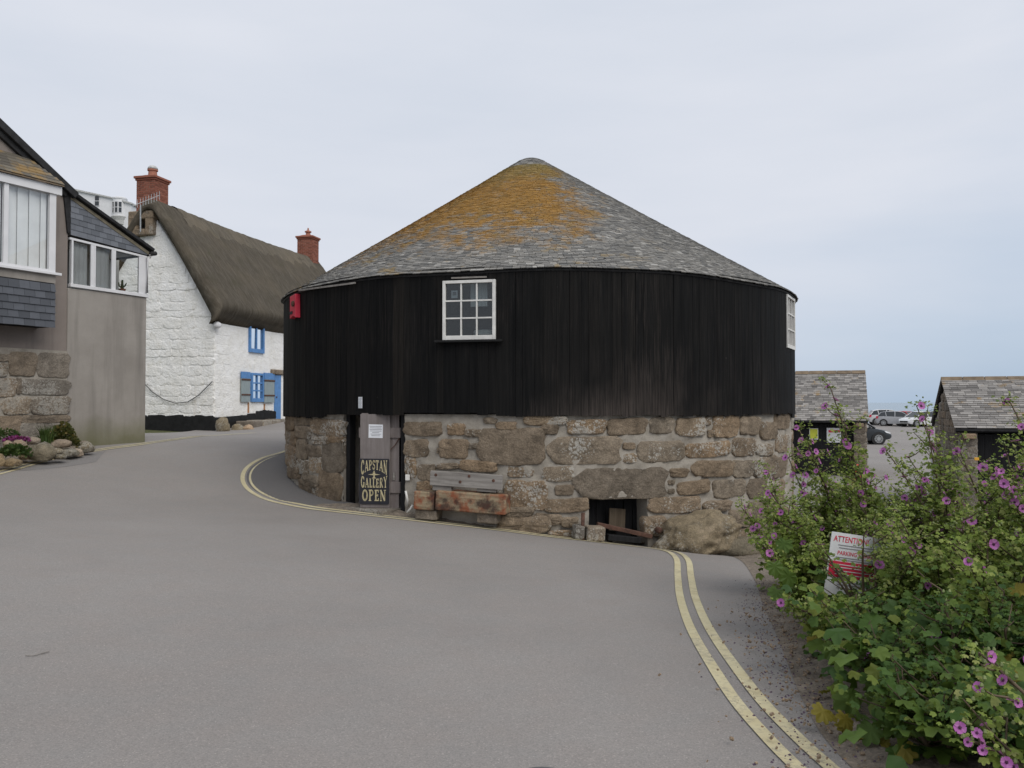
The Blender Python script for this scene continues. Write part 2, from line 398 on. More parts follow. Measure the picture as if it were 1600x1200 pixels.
def m_slate_round(cx, cy):
    t = NT('roof_slate'); p = t.pos(); i = t.island(); o = t.xyz(p)
    k = t.ramp(i, [(0, (.13, .13, .127)), (.3, (.18, .176, .166)), (.6, (.225, .218, .203)), (.88, (.27, .26, .24)), (1, (.40, .39, .365))])
    k = t.mix(t.rng(t.noise(p, 7, 5, .7), .45, .75, 0, .6), k, (.20, .185, .16))
    dx = t.math('SUBTRACT', o[0], cx); dz = t.math('SUBTRACT', 6.85, o[2])
    # orange lichen: spreads from the crown down the landward side
    lim = t.math('ADD', .45, t.math('MULTIPLY', dz, .42))
    side = t.rng(t.math('SUBTRACT', dx, lim), -1.0, .75, 1, 0)
    hgt = t.rng(o[2], 3.2, 5.1); capm = t.rng(o[2], 6.45, 6.62, 1, 0)
    cover = t.math('MULTIPLY', t.math('MULTIPLY', side, hgt), capm)
    nz = t.math('ADD', t.math('MULTIPLY', t.noise(p, 1.6, 6, .65), .75), t.math('MULTIPLY', t.noise(p, 9, 5, .7), .45))
    nz = t.math('ADD', nz, t.math('MULTIPLY', i, .05)); nz = t.math('SUBTRACT', nz, t.math('MULTIPLY', t.rng(t.noise(t.pos((1, 1, 2.2), loc=(2, 5, 1)), 2.6, 6, .7), .50, .68), .24))
    f = t.rng(t.math('SUBTRACT', nz, t.math('MULTIPLY', t.math('SUBTRACT', 1.0, cover), .62)), .28, .50)
    orange = t.ramp(t.noise(p, 5, 5, .7), [(.25, (.17, .105, .024)), (.5, (.30, .155, .02)), (.75, (.40, .215, .034))])
    top = t.rng(t.math('ADD', o[2], t.math('MULTIPLY', t.noise(p, 2, 3), .9)), 6.2, 6.9)
    orange = t.mix(t.math('MULTIPLY', top, .75), orange, (.20, .165, .045))
    k = t.mix(t.math('MULTIPLY', f, .9), k, orange)
    sc2 = t.math('MULTIPLY', t.rng(t.math('ADD', t.noise(p, 2.3, 4), t.math('MULTIPLY', i, .12)), .66, .74), t.rng(dx, .4, 2.2, 1, 0))
    k = t.mix(t.math('MULTIPLY', sc2, .7), k, (.25, .165, .05))
    k = t.mix(t.math('MULTIPLY', t.rng(t.noise(p, 45, 3), .6, .72), .5), k, (.42, .41, .38))
    t.bump(t.noise(p, 50, 5, .7), .4, .01)
    return t.fin(k, .85, 0, .3)
def m_slate(name, a, b, tint=0.0, rnd='island', rough=.6):
    t = NT(name); p = t.pos(); i = t.island() if rnd == 'island' else t.rand()
    k = t.ramp(i, [(0, a), (1, b)])
    k = t.mix(t.rng(t.noise(p, 5, 5, .7), .45, .75, 0, .5), k, tuple((x + y) / 2 * .8 for x, y in zip(a, b)))
    if tint:
        o = t.rng(t.math('ADD', t.noise(p, 2.4, 5, .65), t.math('MULTIPLY', i, .12)), .70 - tint * .2, .82 - tint * .2)
        k = t.mix(t.math('MULTIPLY', o, .85), k, (.25, .155, .05))
    t.bump(t.noise(p, 60, 5, .7), .3, .008); return t.fin(k, rough, 0, .35)
MAT['slate_hung'] = m_slate('hung_slate', (.10, .108, .122), (.175, .187, .21), 0, 'obj', .42)  # paler tone: sky sheen on these slates is put into the colour
MAT['slate_apron'] = m_slate('apron_slate', (.058, .063, .073), (.105, .113, .13), 0, 'obj', .5)  # darker copy of the hung slate, without the painted sheen
MAT['slate_hut'] = m_slate('hut_slate', (.12, .112, .105), (.36, .34, .315), .22)
MAT['slate_bay'] = m_slate('bay_slate', (.085, .075, .06), (.17, .15, .115), .8)
def m_render(name, a, b, green=None):
    t = NT(name); p = t.pos(); o = t.xyz(p)
    k = t.ramp(t.noise(p, 1.3, 6, .6), [(.28, a), (.72, b)])
    k = t.mix(t.rng(t.noise(t.pos((3.2, 3.2, .28)), 1.3, 5, .6), .48, .72, 0, .55), k, tuple(x * .62 for x in a))
    k = t.mix(t.rng(t.noise(p, 70, 2), .6, .75, 0, .3), k, tuple(x * .5 for x in a))
    if green:
        g = t.math('MULTIPLY', t.rng(t.math('SUBTRACT', o[2], t.math('MULTIPLY', t.noise(p, 2, 4), .6)), green, green + .55, 1, 0), .75)
        k = t.mix(g, k, (.125, .125, .055))
    t.bump(t.math('ADD', t.noise(p, 90, 4), t.math('MULTIPLY', t.noise(p, 5, 3), .8)), .3, .012); return t.fin(k, .9, 0, .25)
MAT['render'] = m_render('cement_render', (.265, .243, .218), (.345, .32, .29), .50)
MAT['render_pink'] = m_render('old_render', (.21, .178, .158), (.27, .235, .21))
def m_whitewash():
    t = NT('whitewash'); p = t.pos(); o = t.xyz(p)
    k = t.ramp(t.noise(p, 1.6, 5, .6), [(.25, (.76, .745, .70)), (.7, (.87, .865, .85))])
    k = t.mix(t.rng(t.noise(p, 4.5, 6, .7), .54, .76, 0, .55), k, (.47, .43, .32))
    k = t.mix(t.rng(t.noise(p, 11, 5, .7), .69, .76, 0, .8), k, (.17, .145, .11))
    rust = t.math('MULTIPLY', t.rng(t.noise(t.pos((2.2, 2.2, .25)), 1, 4), .62, .75), t.rng(o[2], 1.0, 2.6, 1, .1))
    k = t.mix(t.math('MULTIPLY', rust, .4), k, (.42, .26, .12))
    t.bump(t.math('ADD', t.noise(p, 14, 6, .7), t.math('MULTIPLY', t.noise(p, 3.5, 3), 2)), .55, .04); return t.fin(k, .85, 0, .3)
MAT['whitewash'] = m_whitewash()
def m_thatch(name='thatch', lift=1.0):
    t = NT(name); p = t.pos(obj=True)          # object x runs along the ridge
    fib = t.noise(t.pos((9, 1.3, 1.3), obj=True), 1.0, 8, .75, .5); f2 = t.noise(t.pos((42, 4, 4), obj=True), 1.0, 4, .7)
    k = t.ramp(t.math('ADD', t.math('MULTIPLY', fib, .6), t.math('MULTIPLY', f2, .4)), [(.34, (.050, .044, .034)), (.5, (.088, .078, .063)), (.66, (.145, .13, .108))])
    big = t.noise(p, .8, 4); k = t.mix(t.rng(big, .45, .7, 0, .5), k, (.13, .11, .083))
    k = t.mix(t.rng(t.noise(p, 1.4, 5, .7), .55, .75, 0, .45), k, (.06, .058, .034))
    t.bump(t.math('ADD', fib, t.math('MULTIPLY', f2, .7)), .7, .04); k = t.mix(1.0, k, (lift, lift * .98, lift * .95), 'MULTIPLY'); return t.fin(k, .98, 0, .1)
MAT['thatch'] = m_thatch(); MAT['thatch_ridge'] = m_thatch('thatch_ridge', 1.35)
MAT['brick'] = plain('red_brick', (.30, .085, .05), .85, .3, 7, .4, 60)
def m_brick():
    t = NT('chimney_brick'); p = t.pos(); i = t.island()
    k = t.ramp(i, [(0, (.17, .065, .045)), (.5, (.245, .09, .06)), (1, (.32, .13, .09))])
    k = t.mix(t.rng(t.noise(p, 6, 5, .7), .5, .75, 0, .6), k, (.20, .085, .05)); t.bump(t.noise(p, 70, 4), .4, .01); return t.fin(k, .9, 0, .2)
MAT['brick'] = m_brick()
MAT['brick_mortar'] = plain('brick_mortar', (.36, .25, .20), .95, .2, 12, .3)
MAT['white_paint'] = plain('white_paint', (.68, .68, .69), .4, .06, 3, .05)
MAT['old_white'] = plain('flaking_white_paint', (.66, .65, .62), .6, .12, 9, .3, 60)
MAT['blue_paint'] = plain('blue_paint', (.085, .22, .47), .5, .15, 7, .15)
MAT['shutter_worn'] = plain('faded_shutter', (.25, .30, .31), .8, .2, 9, .3, stretch=(8, 8, .6))
MAT['black_tar'] = plain('black_tar', (.012, .012, .012), .6, .4, 6, .4, 20, spec=.2)
MAT['black_wood'] = plain('black_stained_wood', (.012, .012, .013), .7, .35, 5, .4, 30, spec=.2, stretch=(6, 6, .6))
MAT['verge'] = plain('black_bituminous_verge', (.022, .022, .023), .7, .4, 8, .5, 24, spec=.25)
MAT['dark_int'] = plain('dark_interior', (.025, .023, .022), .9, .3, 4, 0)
MAT['interior'] = plain('interior_plaster', (.42, .42, .40), .9, .1, 2, 0)
MAT['blind'] = plain('fabric_blind', (.86, .86, .86), .9, .06, 3, 0)
MAT['iron'] = plain('dull_iron', (.10, .10, .105), .6, .3, 20, .3, metal=.3)
MAT['pane_sheet'] = plain('pale_pane_sheet', (.78, .80, .80), .9, .12, 2, 0)  # for the made-up sheets that brighten the extension panes
MAT['rust'] = plain('rusted_iron', (.085, .042, .028), .9, .45, 14, .6, 50)
MAT['lead'] = plain('lead_cap', (.46, .46, .45), .8, .35, 12, .4, 40)
MAT['ridge'] = plain('ridge_tile', (.18, .135, .09), .9, .3, 5, .4)
MAT['red_plastic'] = plain('red_plastic', (.50, .022, .05), .45, .12, 6, .05)
MAT['black_rubber'] = plain('black_rubber', (.018, .018, .018), .8, .2, 10, .1)
MAT['paper'] = plain('paper', (.70, .72, .75), .8, .04, 8, 0)
MAT['print_grey'] = plain('grey_print', (.25, .25, .27), .8, .1, 8, 0)
MAT['sign_black'] = plain('black_sign_paint', (.012, .012, .018), .5, .25, 8, .1)
MAT['gold'] = plain('cream_gold_lettering', (.46, .40, .24), .6, .18, 30, .1)
MAT['sign_white'] = plain('sign_white', (.66, .67, .69), .45, .06, 5, 0)
MAT['sign_red'] = plain('sign_red', (.58, .03, .07), .45, .1, 5, 0)
MAT['sign_yellow'] = plain('sign_yellow', (.55, .58, .06), .5, .1, 5, 0)
MAT['terracotta'] = plain('terracotta', (.34, .14, .09), .8, .2, 8, .2)
MAT['zinc'] = plain('galvanised_metal', (.42, .43, .43), .45, .15, 8, .1, metal=.7)
MAT['cable'] = plain('grey_cable', (.10, .10, .10), .7, .1, 8, 0)
def m_wood(name, a, b, rnd=.25, grain=(1.2, 22, 22), stain=None):
    t = NT(name); g = t.noise(t.pos(grain, obj=True), 1.0, 6, .65, .4); p = t.pos()
    k = t.ramp(g, [(.3, a), (.7, b)]); k = t.mix(t.rng(t.noise(p, 4, 5), .5, .75, 0, .4), k, tuple(x * .65 for x in a))
    if stain:
        s1 = t.noise(p, 5.5, 5, .65); k = t.mix(t.rng(s1, .44, .60, 0, .8), k, stain[0]); s2 = t.noise(t.pos(loc=(7, 3, 1)), 4.0, 5, .65)
        k = t.mix(t.rng(s2, .47, .60, 0, .85), k, stain[1])
    t.bump(g, .6, .012); return t.fin(k, .9, 0, .2)
MAT['weathered'] = m_wood('weathered_wood', (.17, .155, .14), (.33, .31, .285))
MAT['door_wood'] = m_wood('grey_door_wood', (.15, .125, .115), (.245, .215, .205), grain=(22, 22, 1.2))
MAT['ply'] = m_wood('weathered_plywood', (.165, .145, .135), (.225, .20, .195), grain=(16, 16, 1.0))
MAT['baulk'] = m_wood('stained_baulk', (.20, .155, .10), (.36, .29, .19), stain=((.23, .055, .022), (.045, .03, .026)))
def m_glass(name, tint=(.9, .92, .92), refl=.0):
    t = NT(name); t.t.nodes.remove(t.p); g = t.n('ShaderNodeBsdfGlossy'); g.inputs['Roughness'].default_value = .02; g.inputs['Color'].default_value = (1, 1, 1, 1)
    tr = t.n('ShaderNodeBsdfTransparent'); tr.inputs[0].default_value = (*tint, 1)
    fr = t.n('ShaderNodeFresnel'); fr.inputs[0].default_value = 1.5; f = t.math('ADD', fr.outputs[0], refl, clamp=True)
    m = t.n('ShaderNodeMixShader'); t.l(f, m.inputs[0]); t.l(tr.outputs[0], m.inputs[1]); t.l(g.outputs[0], m.inputs[2]); t.l(m.outputs[0], t.out.inputs[0]); return t.mat
MAT['glass'] = m_glass('window_glass')
MAT['glass_old'] = m_glass('old_window_glass', (.8, .84, .84), .0)
MAT['car_glass'] = plain('car_glass', (.02, .024, .028), .06, .1, 2, 0, spec=.7)
def m_leaf(name, cols, rough=.6):
    t = NT(name); p = t.pos(); i = t.island()
    k = t.ramp(t.math('ADD', t.math('MULTIPLY', i, .7), t.math('MULTIPLY', t.noise(p, 1.6, 3), .35)), [(q, c) for q, c in cols])
    d = t.n('ShaderNodeBsdfTranslucent'); t.put(d.inputs[0], t.mix(.5, k, (.16, .2, .03), 'MIX'))
    m = t.n('ShaderNodeMixShader'); m.inputs[0].default_value = .30; t.fin(k, rough, 0, .3)
    t.l(t.p.outputs[0], m.inputs[1]); t.l(d.outputs[0], m.inputs[2]); t.l(m.outputs[0], t.out.inputs[0]); return t.mat

# ================================================================== ground, road, sea
xs = np.r_[np.linspace(-140, -40, 12)[:-1], np.linspace(-40, 60, 101)[:-1], np.linspace(60, 170, 12)]
ys = np.r_[np.linspace(-20, 110, 131), np.linspace(115, 190, 12)]
tag(link('ground', grid_sheet('ground', xs, ys, -.09, MAT['earth'])), kind='structure')
tag(link('road', grid_sheet('road', np.arange(-11.5, 6.01, .25), np.arange(-8, 46.01, .25), 0, MAT['asphalt'])), kind='structure')
tag(link('car_park', grid_sheet('car_park', np.arange(5.9, 70.1, .8), np.arange(-4, 101.1, .8), -.012, MAT['asphalt'])), kind='structure')
def m_sea():
    t = NT('sea_water'); p = t.pos((.05, .16, 1)); t.bump(t.noise(p, 1.0, 6, .6), .6, 1.2)
    return t.fin((.13, .21, .27), .22, 0, .5)
sb = MB(); i = sb.add([(-9000, 70, -6.4), (30000, 70, -6.4), (30000, 52000, -6.4), (-9000, 52000, -6.4)]); sb.face([0, 1, 2, 3])
tag(sb.build('sea', m_sea()), kind='structure')

# yellow no-parking lines
def gpts(L): return [ground_px(*p)[:2] for p in L]
C0 = Vector((.525, 17.5)); RW = 5.085; RB = 5.165; RE = 5.205
def arc_line(R, a0, a1, n): return [(C0.x + R * math.sin(a), C0.y - R * math.cos(a)) for a in np.linspace(a0, a1, n)]
near = gpts([(560, 804), (640, 813), (700, 820), (780, 829), (850, 838), (920, 846), (990, 854), (1035, 860), (1056, 872), (1059, 900), (1062, 930), (1072, 965), (1088, 1000), (1118, 1050), (1152, 1100), (1200, 1155), (1250, 1205), (1330, 1280)])
lead = gpts([(443, 706), (410, 716), (387, 730), (379, 746), (385, 762), (405, 776), (440, 787), (490, 796)])
roundline = resample([(-4.6, 21.5), (-5.0, 20.0)] + lead + near, .1)
for off in (0, -.15): 
    tag(link('yellow_line', strip_mesh('yellow_line', roundline, off - .0375, off + .0375, .007, MAT['paint'], 1)), kind='structure')
leftline = resample(gpts([(-90, 760), (0, 741), (60, 724), (110, 712), (170, 702), (228, 694), (285, 686), (330, 681), (400, 676.5)]), .15)
for off in (0, -.13):
    tag(link('yellow_line', strip_mesh('yellow_line', leftline, off - .03, off + .03, .007, MAT['paint'], 1)), kind='structure')

# footway by the round house, dark tarmac
inner = resample([(-4.2, 20.5), (-4.5, 18.6)] + arc_line(RW - .05, -1.50, -.62, 14), .15)
outer = resample([(-4.75, 20.5), (-4.9, 19.0)] + [tuple(p) for p in gpts([(443, 708), (412, 718), (392, 731), (385, 746), (391, 760), (410, 773), (443, 784), (485, 791)])], .15)
tag(link('footway', ruled('footway', [tuple(p) for p in outer[::4]] + [tuple(outer[-1])], [tuple(p) for p in inner[::4]] + [tuple(inner[-1])], 6, lambda c: .004 + .03 * c, MAT['asphalt_dark'])), kind='structure')
# sandy strip along the foot of the stone wall
kerb_in = arc_line(RW - .08, -.64, .62, 24)
kerb_out = [tuple(p) for p in gpts([(485, 790), (560, 800), (640, 808.5), (700, 815.5), (780, 825), (850, 834), (920, 842), (990, 850), (1040, 855), (1090, 852), (1150, 858)])]
tag(link('verge', ruled('verge', kerb_out, kerb_in, 8, lambda c: .003 + .05 * c, MAT['sand'], 90, .008)), kind='structure')
# planted bank on the right: gritty edge, then soil
edge = [tuple(p) for p in gpts([(1100, 850), (1150, 872), (1178, 905), (1192, 945), (1212, 990), (1228, 1030), (1245, 1075), (1262, 1110), (1285, 1150), (1330, 1200), (1420, 1290)])]
bank_in = [(3.9, 12.0), (4.3, 10.8), (4.3, 9.5), (4.1, 8.2), (3.9, 7.2), (3.7, 6.4), (3.5, 5.6), (3.3, 4.9), (3.1, 4.2), (2.9, 3.6), (2.6, 2.6)]
tag(link('verge', ruled('verge', edge, bank_in, 26, lambda c: .004 + .10 * min(1, c * 2.2), MAT['sand'], 160, .006)), kind='structure')
sl = [tuple(np.array(a) + (np.array(b) - np.array(a)) * .10) for a, b in zip(edge, bank_in)]
tag(link('soil', ruled('soil', sl, [(p[0] + 4, p[1] + .6) for p in bank_in], 40, lambda c: .012 + .11 * min(1, c * 4) + .12 * c, MAT['soil'], 160, .014)), kind='structure')
# gritty strip by the rockery on the left
lo = [tuple(p) for p in gpts([(-90, 752), (0, 736), (50, 723), (95, 712), (145, 704)])]
li = [(-12.0, 12.4), (-10.5, 14.3), (-9.6, 15.2), (-9.1, 16.0), (-8.6, 16.7)]
tag(link('verge', ruled('verge', lo, li, 12, lambda c: .004 + .12 * c, MAT['sand'], 60, .012)), kind='structure')
# a relaid patch of tarmac
pa = gpts([(30, 736), (90, 731), (150, 722)]); pb = gpts([(70, 722), (110, 713.5), (165, 705)])
tag(link('road_patch', ruled('road_patch', [tuple(p) for p in pa], [tuple(p) for p in pb], 6, .004, MAT['asphalt_patch'], 30)), kind='structure')
mc = gpts([(848, 1221)])[0]
mh = empty('manhole_cover', (mc[0], mc[1], H(*mc)), 'small round grey iron manhole cover in the road at the bottom edge of the picture', 'manhole cover')
q = MB(); q.lathe((mc[0], mc[1], H(*mc) - .04), [(.11, 0), (.11, .046), (.10, .049), (.095, .045), (.02, .045)], 28); q.build('lid', MAT['iron'], mh)
q = MB(); q.lathe((mc[0], mc[1], H(*mc) - .04), [(.135, 0), (.135, .044), (.117, .044), (.117, 0)], 28); q.build('frame', MAT['iron'], mh)
tw = [ground_px(*p) + Vector((0, 0, .008)) for p in ((40, 1026), (52, 1026), (64, 1023), (77, 1020))]
q = MB(); q.tube(tw, .0032, 5); tag(q.build('twig', MAT['weathered']), 'thin dark twig lying on the open road at left', 'twig')

# ================================================================== wall stones (shared shapes)
STONE = []
def stone_variant(seed, p):
    r = random.Random(seed); n = 22; b = MB(); rings = []
    ph = [r.uniform(0, 6.28) for _ in range(4)]
    for (s, y) in ((1.0, -1.0), (1.0, .45), (.955, .84), (.84, .98), (.45, 1.0)):
        i0 = len(b.v)
        for k in range(n):
            a = 2 * math.pi * k / n; c, sn = math.cos(a), math.sin(a)
            rad = .5 * (abs(c) ** p + abs(sn) ** p) ** (-1 / p)
            rad *= 1 + .028 * math.sin(2 * a + ph[0]) + .035 * math.sin(3 * a + ph[1]) + .035 * math.sin(5 * a + ph[2]) + r.uniform(-.035, .035)
            rad = min(rad, .69)
            b.add([(rad * c * s, y + (r.uniform(-.22, .22) if y > .8 else 0) + (.12 * math.sin(a + ph[3]) if y > .8 else 0), rad * sn * s)])
        rings.append(i0)
    for i0, i1 in zip(rings, rings[1:]):
        for k in range(n): b.face([i0 + k, i0 + (k + 1) % n, i1 + (k + 1) % n, i1 + k][::-1])
    c = b.add([(0, 1.05, 0)])
    for k in range(n): b.face([c, rings[-1] + (k + 1) % n, rings[-1] + k])
    return b
for s_ in range(9): STONE.append(stone_variant(s_, [4.5, 6.5, 9, 6, 8, 4.5, 12, 7, 3.4][s_]))
STONE_ME = {}
def stone(parent, P, right, normal, up, wdt, hgt, dep, mat, roll=0.0, var=None):
    k = var if var is not None else random.randrange(9)
    key = (k, mat.name)
    if key not in STONE_ME: STONE_ME[key] = STONE[k].mesh('stone', mat, True)
    o = bpy.data.objects.new('stone', STONE_ME[key]); col.objects.link(o)
    M = basis(right, normal, up).to_4x4()
    fl = random.choice((-1, 1)); 
    o.matrix_basis = Matrix.Translation(P) @ M @ Matrix.Rotation(roll, 4, 'Y') @ Matrix.Diagonal((wdt, dep, hgt, 1))
    adopt(o, parent); return o
def rock_mesh(name, seed, mat, sub=3, flat=.0):
    bm = bmesh.new(); bmesh.ops.create_icosphere(bm, subdivisions=sub, radius=.5)
    for v in bm.verts:
        d = v.co.normalized(); q = mnoise.noise(d * 1.3 + Vector((seed * 7.1, 0, 0))) * .28 + abs(mnoise.noise(d * 2.6 + Vector((0, seed * 3.3, 0)))) * -.22 + mnoise.noise(d * 6 + Vector((0, 0, seed))) * .06 + mnoise.noise(d * 14 + Vector((seed, 0, seed))) * .025
        v.co = d * (.5 * (1 + q)); 
        if v.co.z < -.3: v.co.z = -.3
    me = bpy.data.meshes.new(name); bm.to_mesh(me); bm.free()
    for p in me.polygons: p.use_smooth = True
    me.materials.append(mat); return me

# ================================================================== the round house
BASE_Z = H(C0.x, C0.y - RW)
ZB = EYE - .20                    # foot of the boarding
ZE = EYE + 1.99                   # eave
APEX = Vector((C0.x - .12, C0.y, EYE + 5.27))
RH = empty('round_house', (C0.x, C0.y, BASE_Z), 'round black boarded house with lichened slate cone roof on granite base', 'house')
def cyl(a, R, z): return Vector((C0.x + R * math.sin(a), C0.y - R * math.cos(a), z))
def cyl_frame(a): return Vector((math.cos(a), math.sin(a), 0)), Vector((math.sin(a), -math.cos(a), 0)), Vector((0, 0, 1))
def on_cyl(px, py, R=RW):
    r = ray(px, py); A = r.x ** 2 + r.y ** 2; B = -(r.x * C0.x + r.y * C0.y); Cc = C0.length_squared - R * R
    D = B * B - A * Cc
    t = (-B - math.sqrt(max(D, 0))) / A; p = EYEV + r * t
    return math.atan2(p.x - C0.x, C0.y - p.y), p.z
def arc_wall(b, R, z0, z1, a0, a1, holes, thick, da=.035, dz=.12, rough=0.0, fine=0):
    A = list(np.arange(a0, a1, da)) + [a1]; Z = list(np.arange(z0, z1, dz)) + [z1]
    for h in holes: A += [h[0], h[1]]; Z += [h[2], h[3]]
    def uniq(L, keep):
        L = sorted(L); o = []
        for v in L:
            if not o or v - o[-1] > 1e-3: o.append(v)
        return o
    A = uniq(A, 0); Z = uniq(Z, 0)
    def inside(a, z): return any(h[0] < a < h[1] and h[2] < z < h[3] for h in holes)
    idx = {}
    def V(i, j):
        if (i, j) not in idx:
            p = cyl(A[i], R, Z[j]); q = mnoise.noise(p * 2.3) * rough * .5 + mnoise.noise(p * 7) * rough * .8 + mnoise.noise(p * 18) * rough * .6 if rough else 0
            idx[i, j] = b.add([cyl(A[i], R + q, Z[j])])
        return idx[i, j]
    for i in range(len(A) - 1):
        for j in range(len(Z) - 1):
            if not inside((A[i] + A[i + 1]) / 2, (Z[j] + Z[j + 1]) / 2): b.face([V(i, j), V(i + 1, j), V(i + 1, j + 1), V(i, j + 1)])
    for h in holes:      # reveals
        for (p, q) in (((h[0], h[2]), (h[0], h[3])), ((h[0], h[3]), (h[1], h[3])), ((h[1], h[3]), (h[1], h[2])), ((h[1], h[2]), (h[0], h[2]))):
            n = 6
            for k in range(n):
                u0, u1 = k / n, (k + 1) / n
                P0 = (p[0] + (q[0] - p[0]) * u0, p[1] + (q[1] - p[1]) * u0); P1 = (p[0] + (q[0] - p[0]) * u1, p[1] + (q[1] - p[1]) * u1)
                i = b.add([cyl(P0[0], R - .004, P0[1]), cyl(P1[0], R - .004, P1[1]), cyl(P1[0], R - thick, P1[1]), cyl(P0[0], R - thick, P0[1])])
                b.face([i, i + 1, i + 2, i + 3])
aL = on_cyl(537, 720)[0]; aR = on_cyl(633, 720)[0]
h0 = on_cyl(920, 778); h1 = on_cyl(1012, 850)
ZDOOR = EYE - 1.66
door_hole = (aL, aR, BASE_Z - .6, ZB + .01); pit_hole = (h0[0], h1[0], BASE_Z - .42, h0[1])
b = MB(); arc_wall(b, RW, BASE_Z - .95, ZB + .02, -math.pi, math.pi, [door_hole, pit_hole], .55, da=.011, dz=.05, rough=.036)
base = b.build('stone_base', MAT['mortar'], RH, smooth=True)
# inner skin of the base so the openings look into the dark
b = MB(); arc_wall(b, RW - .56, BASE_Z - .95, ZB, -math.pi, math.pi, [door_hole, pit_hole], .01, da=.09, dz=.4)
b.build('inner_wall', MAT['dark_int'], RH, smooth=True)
b = MB(); b.lathe((C0.x, C0.y, BASE_Z - .3), [(RW - .5, 0), (RW - .5, .05)], 48); b.build('floor', MAT['soil'], RH)
b = MB(); b.lathe((C0.x, C0.y, ZB - .02), [(RW - .5, 0), (RW - .5, .08)], 48); b.build('upper_floor', MAT['dark_int'], RH)
SPX = [(633,660,690,680),(700,662,726,679),(727,671,752,682),(632,688,670,713),(688,687,731,715),(731,693,746,701),(750,672,850,723),(756,652,776,662),(776,659,806,671),(820,650,884,664),(888,656,946,677),(862,683,966,724),(653,726,680,750),(684,724,716,733),(720,720,776,736),(794,730,832,745),(849,730,897,751),(905,732,1036,778),(790,752,853,797),(868,758,896,773),(852,780,919,799),(837,803,876,819),(877,808,902,823),(790,792,832,806),(780,806,858,832),(652,752,674,766),(634,716,650,746),(858,828,898,842),
 (951,654,1009,678),(1015,651,1052,677),(1058,654,1101,680),(1101,651,1109,664),(1106,672,1113,683),(1115,647,1151,682),(1156,651,1184,678),(1188,660,1211,686),(974,692,992,702),(974,709,995,723),(998,690,1066,721),(1073,692,1139,713),(1144,685,1177,712),(1181,694,1205,711),(1083,720,1142,744),(1146,720,1175,745),(1179,714,1211,744),(1047,732,1074,745),(1043,750,1053,757),(1059,752,1107,771),(1115,750,1161,777),(1168,748,1194,777),(1016,777,1092,800),(1100,782,1137,798),(1043,764,1053,771),(1055,805,1072,815),(1006,807,1036,836),(1140,797,1170,822),(1168,783,1200,812),(1207,715,1226,745),(1212,680,1230,706),(1200,752,1222,790),(1175,816,1205,840),(1205,796,1224,825),(1140,826,1172,850),(1210,645,1230,670),(700,688,712,694),(846,664,872,678),(683,700,690,708),
 (489,655,537,680),(462,650,488,664),(445,649,461,672),(505,692,537,736),(489,681,517,694),(464,666,489,685),(447,673,464,694),(465,687,480,717),(482,696,502,714),(449,696,464,730),(466,718,483,740),(484,714,503,738),(500,738,533,784),(475,742,498,760),(485,760,502,778),(452,730,470,748),(517,681,537,692),(470,751,488,768)]
for n_, (x0, y0, x1, y1) in enumerate(SPX):
    a0, _ = on_cyl(x0, (y0 + y1) / 2); a1, _ = on_cyl(x1, (y0 + y1) / 2); am = (a0 + a1) / 2
    _, zt = on_cyl((x0 + x1) / 2, y0); _, zb = on_cyl((x0 + x1) / 2, y1)
    wd = (a1 - a0) * RW * 1.07; hg = (zt - zb) * 1.10
    r, nn, u = cyl_frame(am)
    big = wd > .5; lo_ = (zt + zb) / 2 < BASE_Z + .35
    stone(base, cyl(am, RW - .02 - wd * wd / 40 * .5, (zt + zb) / 2), r, nn, u, wd, hg, random.uniform(.042, .062) + (.04 if lo_ else 0) + (.012 if big else 0), MAT['granite'], random.uniform(-.05, .05), random.choice((1, 2, 4, 6, 7)) if big else None)
# the flanks, coursed at random
for sgn, s0, s1 in ((-1, 1.36, 2.15), (1, 1.22, 2.0)):
    z = BASE_Z - .55
    while z < ZB - .1:
        hh = random.uniform(.22, .36); a = s0
        while a < s1:
            ww = random.uniform(.3, .75); am = sgn * (a + ww / RW / 2); r, nn, u = cyl_frame(am)
            stone(base, cyl(am, RW - .02, z + hh / 2), r, nn, u, ww * .93, min(hh, ZB - z) * .92, random.uniform(.05, .08), MAT['granite'], random.uniform(-.04, .04))
            a += ww / RW
        z += hh
# window geometry for the boarding
def plane_window(px0, py0, px1, py1, R=RB):
    a0, _ = on_cyl(px0, (py0 + py1) / 2, R); a1, _ = on_cyl(px1, (py0 + py1) / 2, R)
    _, zt = on_cyl((px0 + px1) / 2, py0, R); _, zb = on_cyl((px0 + px1) / 2, py1, R); return a0, a1, zb, zt
W1 = plane_window(693, 438, 775, 531)
W2a = on_cyl(1229, 510, RB)[0] + .085; W2 = (W2a - .085, W2a + .085, EYE + .98, EYE + 1.99 - .05)
